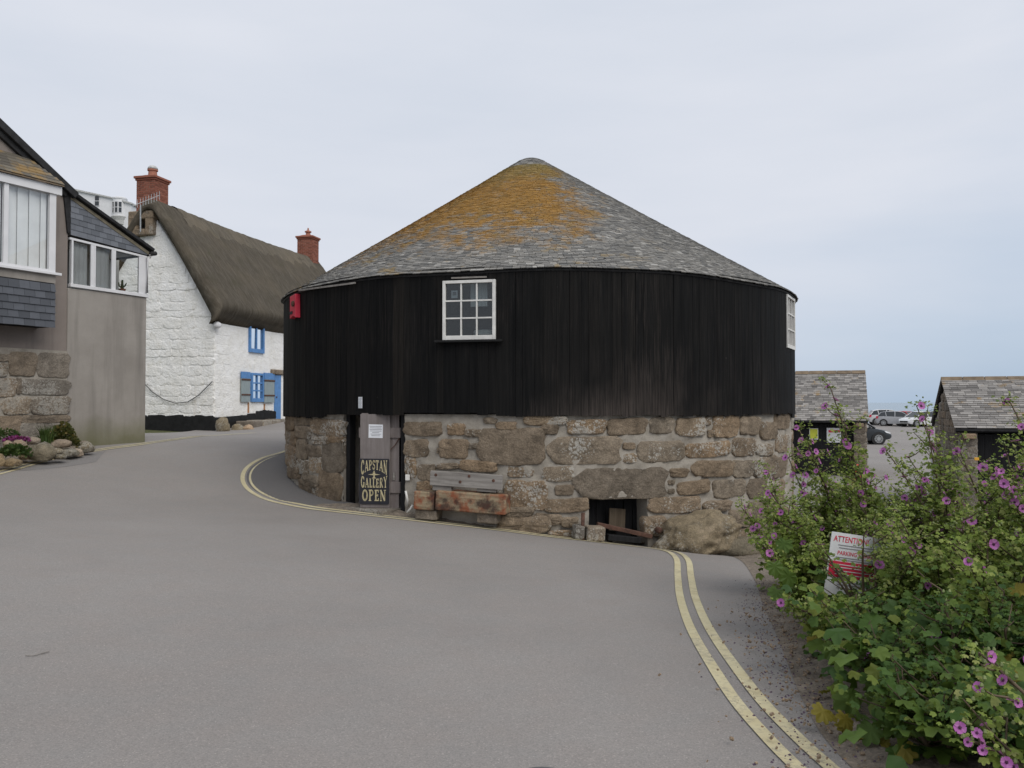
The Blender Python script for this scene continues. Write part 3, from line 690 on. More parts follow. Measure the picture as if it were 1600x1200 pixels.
# boarding: vertical boards, each one a part
NB = 212; wbd = 2 * math.pi * RB / NB
BME = []
for k in range(5):
    b = MB(); r = random.Random(k + 40); wv = wbd * .5 - .0009; t = .022
    P = []
    for zz in (0, 1):
        for (x, y) in ((-wv, 0), (-wv, t * .9), (-wv + .0025, t), (wv - .0025, t), (wv, t * .9), (wv, 0)): P.append((x, y, zz))
    b.add(P)
    for q in range(6): b.face([q, (q + 1) % 6, 6 + (q + 1) % 6, 6 + q][::-1])
    b.face([0, 1, 2, 3, 4, 5]); b.face([11, 10, 9, 8, 7, 6])
    BME.append(b.mesh('board', MAT['board']))
def foot(a):
    p = math.degrees(a)
    z = ZB
    if -25 < p < -9: z = ZB + .035
    if p < -45: z = ZB - .05
    return z
def board(a, z0, z1, sx):
    o = bpy.data.objects.new('board', random.choice(BME)); col.objects.link(o)
    r, nn, u = cyl_frame(a)
    o.matrix_basis = Matrix.Translation(cyl(a, RB - .022 + random.choice((0, 0, .001, .0015, -.001, .003)), z0)) @ basis(r, nn, u).to_4x4() @ Matrix.Rotation(random.uniform(-.002, .002), 4, 'Y') @ Matrix.Diagonal((sx, 1, z1 - z0, 1))
    adopt(o, RH)
cuts = []
def fill(a0, a1):
    n = max(1, round((a1 - a0) * RB / .15)); wts = [random.uniform(.65, 1.5) for _ in range(n)]; t = sum(wts); x = a0
    for q in wts: cuts.append((x, x + (a1 - a0) * q / t)); x += (a1 - a0) * q / t
for e0, e1 in zip((-math.pi, W1[0], W1[1], W2[0], W2[1]), (W1[0], W1[1], W2[0], W2[1], math.pi)): fill(e0, e1)
for (c0_, c1_) in cuts:
    a = (c0_ + c1_) / 2; sx = (c1_ - c0_) * RB / wbd
    z0 = foot(a) + random.choice((0, 0, 0, .006, -.006, .012, -.015, random.uniform(-.03, .02)))
    if 1.10 < a < 1.19: z0 -= .085
    hit = None
    for W in (W1, W2):
        if W[0] < a < W[1]: hit = W
    if hit: board(a, z0, hit[2] - .012, sx); board(a, hit[3] + .012, ZE + .05, sx)
    else: board(a, z0, ZE + .05, sx)
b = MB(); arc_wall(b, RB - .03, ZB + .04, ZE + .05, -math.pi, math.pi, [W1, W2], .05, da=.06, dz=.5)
b.build('gap_light_block', MAT['dark_int'], RH, smooth=True)  # unseen drum added to stop daylight showing through the board gaps
# windows
def make_window(parent, P, right, normal, w_, h_, nx, ny, fr, bar, fm, gm, dep=.06, name='window', sill=None, lower=0, bm_=None):
    up = Vector((0, 0, 1)); R = basis(right, normal, up)
    def L(x, y, z): return P + R @ Vector((x, y, z))
    b = MB()
    b.box(L(-w_ / 2 + fr / 2, 0, 0), (fr, dep, h_), R); b.box(L(w_ / 2 - fr / 2, 0, 0), (fr, dep, h_), R)
    b.box(L(0, .001, h_ / 2 - fr / 2), (w_ - 2 * fr, dep, fr), R); b.box(L(0, .001, -h_ / 2 + (fr + lower) / 2), (w_ - 2 * fr, dep, fr + lower), R)
    wo = b.build(name, fm, parent, bevel=.004)
    iw = w_ - 2 * fr; ih = h_ - 2 * fr - lower; zc = lower / 2
    for i in range(1, nx):
        q = MB(); q.box(L(-iw / 2 + iw * i / nx, -.004, zc), (bar, dep * .6, ih), R); q.build('glazing_bar', bm_ or fm, wo)
    for j in range(1, ny):
        q = MB(); q.box(L(0, -.002, zc - ih / 2 + ih * j / ny), (iw, dep * .6, bar), R); q.build('glazing_bar', bm_ or fm, wo)
    for i in range(nx):
        for j in range(ny):
            tilt = Matrix.Rotation(random.uniform(-.012, .012), 3, 'Z') @ Matrix.Rotation(random.uniform(-.012, .012), 3, 'X')
            q = MB(); q.box(L(-iw / 2 + iw * (i + .5) / nx, -.012, zc - ih / 2 + ih * (j + .5) / ny), (iw / nx - bar * .5, .004, ih / ny - bar * .5), R @ tilt); q.build('pane', gm, wo)
    if sill:
        q = MB(); q.box(L(0, sill[1] / 2 - .01, -h_ / 2 - sill[2] / 2 - .003), sill, R); q.build('sill', sill_mat, wo, bevel=.004)
    return wo
sill_mat = MAT['black_tar']
a = (W1[0] + W1[1]) / 2; r, nn, u = cyl_frame(a)
P1 = cyl(a, RB + .012, (W1[2] + W1[3]) / 2)
make_window(RH, P1, r, nn, (W1[1] - W1[0]) * RB, W1[3] - W1[2], 3, 3, .045, .022, MAT['old_white'], MAT['glass_old'], .055, sill=(1.05, .09, .035), lower=.02)
b = MB(); b.box(cyl(a, RB + .02, W1[3] + .04) , (.55, .03, .022), basis(r, nn, u)); b.build('trim', MAT['weathered'], RH)
a2 = (W2[0] + W2[1]) / 2; r2, n2_, u2 = cyl_frame(a2)
make_window(RH, cyl(a2, RB - .022, (W2[2] + W2[3]) / 2), r2, n2_, (W2[1] - W2[0]) * RB, W2[3] - W2[2], 3, 3, .045, .022, MAT['old_white'], MAT['glass_old'], .055, lower=.02)
# things on the inside window ledge
Rw = basis(r, nn, u)
def inw(x, y, z): return P1 + Rw @ Vector((x, y, z))
hh_ = (W1[3] - W1[2]) / 2
b = MB(); b.box(inw(0, -.28, -hh_ + .01), (1.0, .42, .03), Rw); b.build('window_ledge', MAT['weathered'], RH)
b = MB(); b.lathe(inw(.17, -.26, -hh_ + .03), [(.16, 0), (.165, .02), (.165, .11), (.15, .13), (.1, .135)], 24); tag(b.build('cheese_shaped_stool', MAT['old_white'], smooth=True), 'pale round drum shape on the ledge behind the nine pane window', 'drum')
b = MB(); b.tube([inw(-.34, -.2, -hh_ + .07), inw(.3, -.12, -hh_ + .075)], .012, 6); tag(b.build('rod', MAT['weathered']), 'thin pale rod lying on the ledge behind the nine pane window', 'rod')
b = MB(); b.box(inw(-.245, -.05, hh_ - .2), (.1, .004, .115), Rw); o_ = b.build('paper_notice', MAT['paper']); tag(o_, 'small framed white notice in the top left window pane', 'notice')
b = MB(); b.box(inw(-.245, -.046, hh_ - .19), (.06, .003, .055), Rw); b.build('print', MAT['print_grey'], o_)
b = MB(); 
for k in range(9): b.box(inw(-.06 + .03 * k, -.35 + .012 * (k % 2), hh_ - .15), (.03, .008, .42), Rw)
tag(b.build('curtain', MAT['blind']), 'short pale curtain inside the nine pane window', 'curtain')

# roof: cone, slates, crown
ER, EZ = RE, ZE
def cone(a, s, lift=0.0):            # s: 0 eave .. 1 apex
    R = ER * (1 - s); sag = -.02 * math.sin(math.pi * s)
    cx = C0.x + (APEX.x - C0.x) * s; z = EZ + (APEX.z - EZ) * s + sag
    sl = math.atan2(APEX.z - EZ, ER)
    wob = .018 * math.sin(3 * a + 1) + .012 * math.sin(7 * a) + .008 * math.sin(13 * a + 2)
    return Vector((cx + (R + math.sin(sl) * lift) * math.sin(a), C0.y - (R + math.sin(sl) * lift) * math.cos(a), z + math.cos(sl) * lift + wob * (1 - s)))
b = MB(); NA = 96; rings = [0, .06, .12, .25, .4, .55, .7, .85, .97]
for s_ in rings: b.add([cone(2 * math.pi * k / NA, s_, -.02) for k in range(NA)])
for j in range(len(rings) - 1):
    for k in range(NA): b.face([j * NA + k, j * NA + (k + 1) % NA, (j + 1) * NA + (k + 1) % NA, (j + 1) * NA + k])
i = b.add([cone(2 * math.pi * k / NA, 0, -.05) + (Vector((C0.x, C0.y, 0)) - cone(2 * math.pi * k / NA, 0, -.09)).normalized() * 0 for k in range(NA)])
for k in range(NA): b.face([i + k, i + (k + 1) % NA, (k + 1) % NA, k])
j = b.add([cyl(2 * math.pi * k / NA, RB - .06, EZ + .03) for k in range(NA)])
for k in range(NA): b.face([j + k, j + (k + 1) % NA, i + (k + 1) % NA, i + k])
roof = b.build('roof', MAT['verge'], RH, smooth=False)
MS = m_slate_round(C0.x, C0.y)
V, Fq = [], []; slant = math.hypot(ER, APEX.z - EZ); step = .064; nc = int(slant * .965 / step)
for c in range(nc):
    s0 = (c * step - .015) / slant; s1 = (c * step + step * 1.9) / slant
    R = ER * (1 - s0); a = random.uniform(0, 1)
    a_end = a + 2 * math.pi; thick = .014
    while a < a_end - .01:
        wv = random.uniform(.07, .15) / max(R, .35); e = min(a + wv, a_end); g = .0035 / max(R, .35)
        q0 = s0 + random.uniform(-.0016, .0016); l0 = .018 + random.uniform(0, .007); l1 = .002
        p = [cone(a + g, q0, l0), cone(e - g, q0, l0 + random.uniform(-.004, .004)), cone(e - g, min(s1, .985), l1), cone(a + g, min(s1, .985), l1), cone(a + g, q0, l0 - thick), cone(e - g, q0, l0 - thick)]
        i = len(V); V += [tuple(x) for x in p]
        Fq += [(i, i + 1, i + 2, i + 3), (i + 4, i + 5, i + 1, i), (i + 4, i, i + 3, i + 3), (i + 1, i + 5, i + 2, i + 2)]
        a = e
Fa = [f for f in Fq if len(set(f)) == 4]; Ft = [tuple(dict.fromkeys(f)) for f in Fq if len(set(f)) == 3]
me = bpy.data.meshes.new('slates'); me.from_pydata(V, [], Fa + Ft); me.materials.append(MS)
tag(link('slates', me, None, roof), kind='stuff')
b = MB(); b.lathe((APEX.x, APEX.y, APEX.z - .19), [(.34, -.09), (.31, -.02), (.20, .055), (.10, .10), (.03, .115)], 18)
b.build('roof_cap', MAT['lead'], roof, smooth=True)
# loose eave strip on the left
pts = [cyl(x, RE + .015, ZE - .035 - .05 * math.sin((x + .98) * 5)) for x in np.linspace(-.95, -.62, 9)]
b = MB(); 
for k in range(8):
    b.prism([pts[k], pts[k + 1], pts[k + 1] + Vector((0, 0, .028)), pts[k] + Vector((0, 0, .028))], (pts[k] - Vector((C0.x, C0.y, pts[k].z))).normalized() * .018)
b.build('eave_strip', MAT['weathered'], RH)
# paper notice over the door
a, z = on_cyl(564, 629, RB); r, nn, u = cyl_frame(a)
b = MB(); b.box(cyl(a, RB + .014, z), (.085, .004, .18), basis(r, nn, u)); o_ = b.build('paper_notice', MAT['paper']); tag(o_, 'narrow white paper notice pinned to black boards above the doorway', 'notice')
b = MB()
for k in range(8): b.box(cyl(a, RB + .0175, z + .068 - .02 * k) , (.062 - .02 * (k % 3 == 2), .002, .006), basis(r, nn, u))
b.build('print', MAT['print_grey'], o_)
# red alarm box
a, z = on_cyl(465, 480, RB); r, nn, u = cyl_frame(a); R = basis(r, nn, u)
ab = empty('alarm_box', cyl(a, RB + .01, z - .2), 'red wall box high under the left eave of the round house', 'alarm box')
c = cyl(a, RB + .06, z)
b = MB(); b.prism([c + R @ Vector(p) for p in ((-.16, -.06, .20), (.14, -.06, .22), (.16, -.06, -.20), (.02, -.06, -.16), (-.16, -.06, -.2))], R @ Vector((0, .09, 0))); b.build('box', MAT['red_plastic'], ab, bevel=.008)
b = MB(); b.box(c + R @ Vector((-.07, .035, -.1)), (.15, .012, .05), R); b.build('label_plate', MAT['black_rubber'], ab)
b = MB(); b.lathe(c + R @ Vector((.06, .03, .05)), [(.05, 0), (.05, .03), (.03, .04)], 14, axis=R @ Matrix.Rotation(-math.pi / 2, 3, 'X')); b.build('sounder', MAT['rust'], ab)

# ================================================================== the gallery door with its sign
DP = at(595, 720, 13.15); yaw = math.radians(-7)
dr = Vector((math.cos(yaw), math.sin(yaw), 0)); dn = Vector((math.sin(yaw), -math.cos(yaw), 0)); DR = basis(dr, dn, Vector((0, 0, 1)))
def dpx(px, py, out=0.0): return on_plane(px, py, DP + dn * out, dn)
def dl(px, py):                      # local x, z on the door plane
    p = dpx(px, py); return (p - DP).dot(dr), p.z - DP.z
x0, zt = dl(565, 645); x1, zb = dl(624, 796)
DO = empty('open_door', DP + Vector((0, 0, zb)), 'low grey weathered plank door standing open at the round house', 'door')
def D3(x, y, z): return DP + DR @ Vector((x, y, z))
npl = 4
for k in range(npl):
    q = MB(); ww = (x1 - x0) / npl; zz = (zt + zb) / 2
    q.box(D3(x0 + ww * (k + .5), random.uniform(-.002, .003), zz + random.uniform(-.008, .008)), (ww - .004, .03, zt - zb), DR); q.build('plank', MAT['door_wood'], DO, bevel=.003)
for (ya, yb) in ((668, 684), (752, 770)):
    xa, za = dl(562, ya); xb, zc = dl(627, yb)
    q = MB(); q.box(D3((xa + xb) / 2, .032, (za + zc) / 2), (xb - xa, .03, za - zc), DR); q.build('ledge', MAT['door_wood'], DO, bevel=.004)
xa, za = dl(565, 648); xb, zc = dl(611, 718)
q = MB(); q.box(D3((xa + xb) / 2, .058, (za + zb) / 2 + .02), (xb - xa, .018, za - zb - .02), DR); q.build('panel', MAT['ply'], DO, bevel=.003)
q = MB(); xa2, za2 = dl(618, 645); q.box(D3(xa2, .024, zt - .01), (.06, .02, .02), DR); q.build('hinge_plate', MAT['old_white'], DO)
p0 = D3(dl(612, 700)[0], .05, dl(612, 702)[1]); p1 = D3(dl(625, 685)[0], .03, dl(625, 684)[1]); q = MB(); q.tube([p0, (p0 + p1) / 2 + Vector((0, 0, -.02)), p1], .008, 6); q.build('rope', MAT['rust'], DO)
p = D3(dl(616, 744)[0], .022, dl(616, 744)[1]); q = MB(); q.box(p, (.035, .02, .13), DR); q.build('latch', MAT['weathered'], DO, bevel=.004)
# white sheet on the door
xa, za = dl(578, 663); xb, zc = dl(600, 684)
q = MB(); q.box(D3((xa + xb) / 2, .0685, (za + zc) / 2), (xb - xa, .002, za - zc), DR @ Matrix.Rotation(.02, 3, 'Y')); o_ = q.build('paper_notice', MAT['paper']); tag(o_, 'square white printed sheet pinned on the grey open door', 'notice')
q = MB()
for k in range(7):
    ww = (xb - xa) * (.86, .80, .86, .8, .5, .7, .6)[k]; q.box(D3((xa + xb) / 2, .0703, za - .03 - (za - zc - .04) * k / 7), (ww, .002, .008), DR @ Matrix.Rotation(.02, 3, 'Y'))
q.build('print', MAT['print_grey'], o_)
# sign board
xa, za = dl(564, 716); xb, zc = dl(610, 787)
SG = empty('gallery_sign', D3((xa + xb) / 2, .07, zc), 'black sign board with cream lettering CAPSTAN GALLERY OPEN on the grey door', 'sign')
sw, sh = xb - xa, za - zc; sx_, sz_ = (xa + xb) / 2, (za + zc) / 2
def S3(x, z, y=0.0): return D3(sx_ + x, .078 + y, sz_ + z)
q = MB(); rr = .02; out_ = []
for cx, cz, a0 in ((sw / 2 - rr, sh / 2 - rr, 0), (-sw / 2 + rr, sh / 2 - rr, 90), (-sw / 2 + rr, -sh / 2 + rr, 180), (sw / 2 - rr, -sh / 2 + rr, 270)):
    for k in range(5): t_ = math.radians(a0 + 22.5 * k); out_.append(S3(cx + rr * math.cos(t_), cz + rr * math.sin(t_), -.008))
q.prism(out_, dn * .016); q.build('board', MAT['sign_black'], SG)
def arcp(cx, cy, rx, ry, a0, a1, n=14): return [(cx + rx * math.cos(math.radians(a0 + (a1 - a0) * k / n)), cy + ry * math.sin(math.radians(a0 + (a1 - a0) * k / n))) for k in range(n + 1)]
TK, TN, SE = .19, .09, .07
GLY = {
 'C': (.72, [(arcp(.40, .5, .31, .44, 52, 312), TK), ([(.63, .96), (.63, .66)], TN)]),
 'G': (.78, [(arcp(.40, .5, .31, .44, 52, 318), TK), ([(.64, .96), (.64, .68)], TN), ([(.64, .05), (.64, .46)], TK), ([(.50, .46), (.78, .46)], SE)]),
 'A': (.84, [([(.12, .03), (.44, .98)], TN), ([(.42, .98), (.72, .03)], TK), ([(.24, .33), (.60, .33)], TN), ([(.0, .03), (.25, .03)], SE), ([(.56, .03), (.86, .03)], SE)]),
 'P': (.72, [([(.20, .0), (.20, 1.0)], TK), (arcp(.32, .73, .29, .23, 90, -90), .15), ([(.2, .96), (.34, .96)], TN), ([(.2, .50), (.34, .50)], TN), ([(.02, .03), (.40, .03)], SE), ([(.02, .97), (.22, .97)], SE)]),
 'S': (.62, [(arcp(.31, .74, .20, .21, 40, 250, 10) + arcp(.31, .27, .21, .22, 80, -140, 10), .16), ([(.50, .98), (.50, .74)], TN), ([(.09, .30), (.09, .02)], TN)]),
 'T': (.72, [([(.36, .0), (.36, .98)], TK), ([(.02, .95), (.70, .95)], .11), ([(.04, .98), (.04, .72)], TN), ([(.68, .98), (.68, .72)], TN), ([(.18, .03), (.54, .03)], SE)]),
 'N': (.86, [([(.16, .0), (.16, .98)], TN), ([(.14, .98), (.68, .02)], TK), ([(.70, .02), (.70, 1.0)], TN), ([(.02, .03), (.30, .03)], SE), ([(.56, .97), (.85, .97)], SE), ([(.0, .97), (.18, .97)], SE)]),
 'L': (.62, [([(.20, .0), (.20, 1.0)], TK), ([(.05, .05), (.58, .05)], .11), ([(.56, .02), (.56, .28)], TN), ([(.03, .97), (.38, .97)], SE)]),
 'E': (.66, [([(.20, .0), (.20, 1.0)], TK), ([(.04, .05), (.60, .05)], .11), ([(.04, .95), (.58, .95)], .11), ([(.2, .51), (.48, .51)], TN), ([(.58, .02), (.58, .27)], TN), ([(.56, .98), (.56, .75)], TN), ([(.48, .40), (.48, .62)], TN)]),
 'R': (.80, [([(.20, .0), (.20, 1.0)], TK), (arcp(.32, .74, .27, .22, 90, -90), .15), ([(.2, .96), (.34, .96)], TN), ([(.2, .52), (.34, .52)], TN), ([(.36, .52), (.70, .02)], TK), ([(.02, .03), (.38, .03)], SE), ([(.60, .03), (.82, .03)], SE)]),
 'Y': (.80, [([(.14, .98), (.42, .46)], TK), ([(.70, .98), (.42, .46)], TN), ([(.41, .0), (.41, .5)], TK), ([(.0, .97), (.30, .97)], SE), ([(.56, .97), (.82, .97)], SE), ([(.24, .03), (.58, .03)], SE)]),
 'O': (.80, [(arcp(.40, .5, .30, .43, 0, 360, 24), TK)]),
}
def lettering(text, W, lo_f, hi_f):
    tot = sum(GLY[c][0] for c in text) + .10 * (len(text) - 1); x = 0; parts = []
    for ch in text:
        w_, st = GLY[ch]; q = MB(); lay = 0
        for pl, th in st:
            lay += 1
            for a_, b_ in zip(pl, pl[1:]):
                A, B = Vector(a_), Vector(b_); d = (B - A)
                if d.length < 1e-6: continue
                d.normalize(); n_ = Vector((-d.y, d.x)) * th / 2; e_ = d * (.02 if len(pl) > 2 else 0); pts = []
                for P in (A - n_ - e_, B - n_ + e_, B + n_ + e_, A + n_ - e_):
                    gx = (x + P.x) / tot * W - W / 2; lo_, hi_ = lo_f(gx / W), hi_f(gx / W); pts.append(S3(gx, lo_ + (hi_ - lo_) * P.y, .0082 + .0003 * lay))
                q.prism(pts, dn * .002)
        q.build('letter', MAT['gold'], SG); x += w_ + .10
hh2 = sh
lettering('CAPSTAN', sw * .88, lambda u: sh * (.265 - .55 * u * u), lambda u: sh * .465)
lettering('GALLERY', sw * .88, lambda u: -sh * .135, lambda u: sh * (.055 + .30 * u * u))
lettering('OPEN', sw * .80, lambda u: -sh * .43, lambda u: -sh * .185)
q = MB()
q.prism([S3(-.10, .152 * sh, .009), S3(0, .133 * sh, .009), S3(.10, .152 * sh, .009), S3(0, .171 * sh, .009)], dn * .002)
q.prism([S3(-.007, .235 * sh, .0092), S3(.007, .235 * sh, .0092), S3(.013, .075 * sh, .0092), S3(-.013, .075 * sh, .0092)], dn * .0022)
q.prism([S3(-.03, .083 * sh, .0094), S3(.03, .083 * sh, .0094), S3(.03, .066 * sh, .0094), S3(-.03, .066 * sh, .0094)], dn * .0022)
q.prism([S3(-.022, .192 * sh, .0096), S3(.022, .192 * sh, .0096), S3(.018, .172 * sh, .0096), S3(-.018, .172 * sh, .0096)], dn * .0022)
q.build('capstan_emblem', MAT['gold'], SG)
# doorway frame and step
a = (aL + aR) / 2; r, nn, u = cyl_frame(a)
b = MB(); b.box(cyl(aL + .012, RW - .10, (ZB + BASE_Z) / 2 - .0), (.09, .12, ZB - BASE_Z + .9), basis(*cyl_frame(aL))); b.box(cyl(aR - .012, RW - .10, (ZB + BASE_Z) / 2), (.09, .12, ZB - BASE_Z + .9), basis(*cyl_frame(aR)))
b.build('door_frame', MAT['black_wood'], RH)
b = MB(); b.box(cyl(a, RW + .05, H(cyl(a, RW, 0).x, cyl(a, RW, 0).y) - .06), (1.0, .5, .2), basis(r, nn, u)); b.build('door_step', MAT['granite_grey'], RH, bevel=.02)
# small items at the right jamb
p = at(637, 746, 12.86); b = MB(); b.box(p, (.07, .05, .09)); tag(b.build('junction_box', MAT['old_white'], bevel=.006), 'small white box on the stone wall right of the gallery door', 'box')
for (A_, B_, nm) in (((634, 767), (637, 792), 0), ((636, 801), (645, 789), 1)):
    pa_ = at(A_[0], A_[1], 12.80 - .1 * nm); pb_ = at(B_[0], B_[1], 12.85 - .15 * nm); b = MB(); b.tube([pa_, (pa_ + pb_) / 2 + Vector((.01, -.01, 0)), pb_], .018, 7)
    tag(b.build('broken_pipe', MAT['old_white'], smooth=True), ('short white pipe stub upright against the wall by the door', 'short white pipe stub leaning at the foot of the door jamb')[nm], 'pipe')

# ================================================================== timber bench against the wall
bm_c = at(718, 785, 12.32); tb = empty('timber_bench', (bm_c.x, bm_c.y, H(bm_c.x, bm_c.y)), 'low rough timber bench of stained baulk and grey plank against stone wall', 'bench')
ab_, _ = on_cyl(718, 785); br, bn, bu = cyl_frame(ab_); tilt = math.radians(4.3)
BR = basis(br, bn, bu) @ Matrix.Rotation(tilt * .55, 3, 'Y')
bP = cyl(ab_, RW + .20, at(718, 785, 12.45).z)
def bpx(px, py, out): 
    return on_plane(px, py, bP + bn * out, bn)
def bbox(name, x0, y0, x1, y1, out, dep, mat, bev=.008, rot=True):
    c = bpx((x0 + x1) / 2, (y0 + y1) / 2, out); w0 = bpx(x0, (y0 + y1) / 2, out); w1 = bpx(x1, (y0 + y1) / 2, out); t0 = bpx((x0 + x1) / 2, y0, out); t1 = bpx((x0 + x1) / 2, y1, out)
    q = MB(); q.box((0, 0, 0), ((w1 - w0).length, dep, (t0 - t1).length)); o = q.build(name, mat, None, bevel=bev)
    o.matrix_basis = Matrix.Translation(c - bn * dep / 2) @ (BR if rot else basis(br, bn, bu)).to_4x4(); adopt(o, tb); return o
bbox('seat_plank', 671, 739, 784, 762, .06, .06, MAT['weathered'])
bbox('block', 676, 757, 705, 767, .03, .22, MAT['weathered']); bbox('block', 745, 761, 775, 769, .03, .22, MAT['weathered'])
o_ = bbox('baulk', 679, 770, 789, 801, .10, .30, MAT['baulk'], .02); o_ = bbox('baulk', 646, 768, 678, 797, .09, .30, MAT['baulk'], .02)
bbox('support', 745, 802, 776, 818, .04, .26, MAT['granite_grey'], .015); bbox('support', 648, 797, 682, 812, .04, .26, MAT['granite_grey'], .015)
for (x_, y_) in ((681, 742), (733, 744), (771, 751), (719, 753)):
    c = bpx(x_, y_, .062); q = MB(); q.lathe(c, [(.022, -.01), (.022, .004), (.012, .006)], 10, axis=BR @ Matrix.Rotation(-math.pi / 2, 3, 'X')); q.build('bolt', MAT['rust'], tb)

# ================================================================== the pit opening: timbers in front and inside
am_ = (pit_hole[0] + pit_hole[1]) / 2; pr, pn, pu = cyl_frame(am_); PR = basis(pr, pn, pu)
def pit(px, py, out): return on_plane(px, py, cyl(am_, RW + out, 0), pn)
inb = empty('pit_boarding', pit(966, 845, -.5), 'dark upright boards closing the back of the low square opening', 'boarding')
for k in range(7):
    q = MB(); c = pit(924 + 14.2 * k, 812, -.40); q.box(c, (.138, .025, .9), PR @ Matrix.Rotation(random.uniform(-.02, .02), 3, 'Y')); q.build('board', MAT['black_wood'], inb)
c = pit(964, 812, -.22); q = MB(); q.box((0, 0, 0), (.26, .03, .34), None); o_ = q.build('leaning_board', m_wood('brown_board', (.05, .038, .026), (.10, .078, .055), grain=(22, 22, 1.2)), bevel=.004)
o_.matrix_basis = Matrix.Translation(c) @ PR.to_4x4() @ Matrix.Rotation(.10, 4, 'Y') @ Matrix.Rotation(.18, 4, 'X'); tag(o_, 'small brown board leaning inside the low square opening', 'board')
pa_ = pit(933, 819, .0); pb_ = pit(1018, 838, .08); d_ = (pb_ - pa_).normalized()
q = MB(); nrm_ = d_.cross(Vector((0, 0, 1))).normalized(); up_ = nrm_.cross(d_)
q.prism([pa_ - up_ * .03 - nrm_ * .05, pa_ + up_ * .03 - nrm_ * .05, pa_ + up_ * .03 + nrm_ * .05, pa_ - up_ * .03 + nrm_ * .05], pb_ - pa_); tag(q.build('iron_bar', MAT['rust'], bevel=.006), 'rust brown iron rail lying across the foot of the low opening', 'rail')
pa_ = pit(948, 837, .06); pb_ = pit(1000, 846, .10); q = MB(); q.box((0, 0, 0), ((pb_ - pa_).length, .12, .09)); o_ = q.build('timber_beam', MAT['black_wood'], bevel=.01)
o_.matrix_basis = Matrix.Translation((pa_ + pb_) / 2) @ PR.to_4x4() @ Matrix.Rotation(math.radians(7), 4, 'Y'); tag(o_, 'blackened timber under the iron rail at the low opening', 'beam')
for (x0, y0, x1, y1, lab) in ((896, 816, 911, 839, 'small grey hewn block left of the rusty upright by the low opening'), (914, 818, 943, 842, 'grey hewn block right of the rusty upright by the low opening')):
    c = pit((x0 + x1) / 2, (y0 + y1) / 2, .14); ww = (pit(x1, y0, .14) - pit(x0, y0, .14)).length; q = MB(); q.box((0, 0, 0), (ww, .22, (pit(x0, y0, .14) - pit(x0, y1, .14)).length - .01)); o_ = q.build('hewn_block', MAT['granite_grey'], bevel=.03)
    o_.matrix_basis = Matrix.Translation(c - Vector((0, 0, .03))) @ PR.to_4x4() @ Matrix.Rotation(.06, 4, 'Y'); tag(o_, lab, 'block')
pa_ = pit(911, 801, .20); pb_ = pit(910, 842, .22); q = MB(); q.tube([pb_ - Vector((0, 0, .05)), pa_], .03, 8); tag(q.build('iron_post', MAT['rust'], smooth=True), 'short rusty iron upright between two grey blocks', 'post')
c = pit(1029, 828, .10); q = MB(); q.lathe(c, [(.045, -.1), (.045, .05), (.03, .06)], 12, axis=PR @ Matrix.Rotation(-math.pi / 2, 3, 'X')); tag(q.build('iron_pipe_end', MAT['rust'], smooth=True), 'dark rusty pipe end sticking out right of the low opening', 'pipe')

# ================================================================== boulders
def boulder(px0, py0, px1, py1, d, label, mat, seed, sub=4, dep=1.0, roll=0.0, cat='boulder', group=None, sink=.1):
    c = at((px0 + px1) / 2, (py0 + py1) / 2, d); w_ = (px1 - px0) / F * d; h_ = (py1 - py0) / F * d
    key = ('rk', seed, mat.name)
    if key not in STONE_ME: STONE_ME[key] = rock_mesh('boulder', seed, mat, sub)
    o = bpy.data.objects.new('boulder', STONE_ME[key]); col.objects.link(o)
    o.location = c - Vector((0, 0, h_ * sink)); o.scale = (w_ * 1.1, w_ * dep, h_ * (1.12 + sink)); o.rotation_euler = (0, roll, random.uniform(-.3, .3))
    return tag(o, label, cat, group)
boulder(1022, 803, 1152, 868, 12.5, 'large rounded lichened boulder at the foot of the stone base', MAT['boulder'], 6, 5, .75, -.28)
boulder(1120, 838, 1200, 872, 12.4, 'low flat boulder half hidden by the mallow beside the round house', MAT['boulder'], 5, 3, .8)

# ================================================================== grey rendered house on the left
UP = Vector((0, 0, 1))
K = Vector((-7.96, 18.0, 0)); U = Vector((-.456, -.890, 0)).normalized(); NRM = Vector((.890, -.456, 0)).normalized()
KR = basis(-U, NRM, UP)                        # local x runs along the wall to the right
def lw(px, py, out=0.0):
    p = on_plane(px, py, K + NRM * out, NRM); return (p - K).dot(U), p.z
def L3(s, z, out=0.0): return Vector((K.x, K.y, 0)) + U * s + NRM * out + UP * z
gz = H(-8.3, 17.2)
LH = empty('rendered_house', L3(1.8, gz), 'grey rendered house with slate hung bay window and catslide roof at left', 'house')
s_e, z_e = lw(230, 392); s_k, z_k = lw(108, 305); s_0, z_0 = lw(0, 203)
slope = (z_0 - z_k) / (s_0 - s_k); s_r = s_k + 4.2; z_r = z_k + slope * 4.2
DEPTH = 6.5
# catslide extension
b = MB(); b.prism([L3(.0, gz - .4), L3(s_k, gz - .4), L3(s_k, lw(108, 449)[1] - .01), L3(0, lw(228, 463)[1] - .01)], -NRM * DEPTH)
ext = b.build('extension_wall', MAT['render'], LH, bevel=.02)
# main block above (set back 2 cm)
b = MB(); b.prism([L3(s_k + .002, gz - .4, -.025), L3(s_r * 2 - s_k, gz - .4, -.025), L3(s_r * 2 - s_k, z_k - .12, -.025), L3(s_r, z_r - .12, -.025), L3(s_k + .002, z_k - .12, -.025)], -NRM * DEPTH)
mw = b.build('wall', MAT['render_pink'], LH)
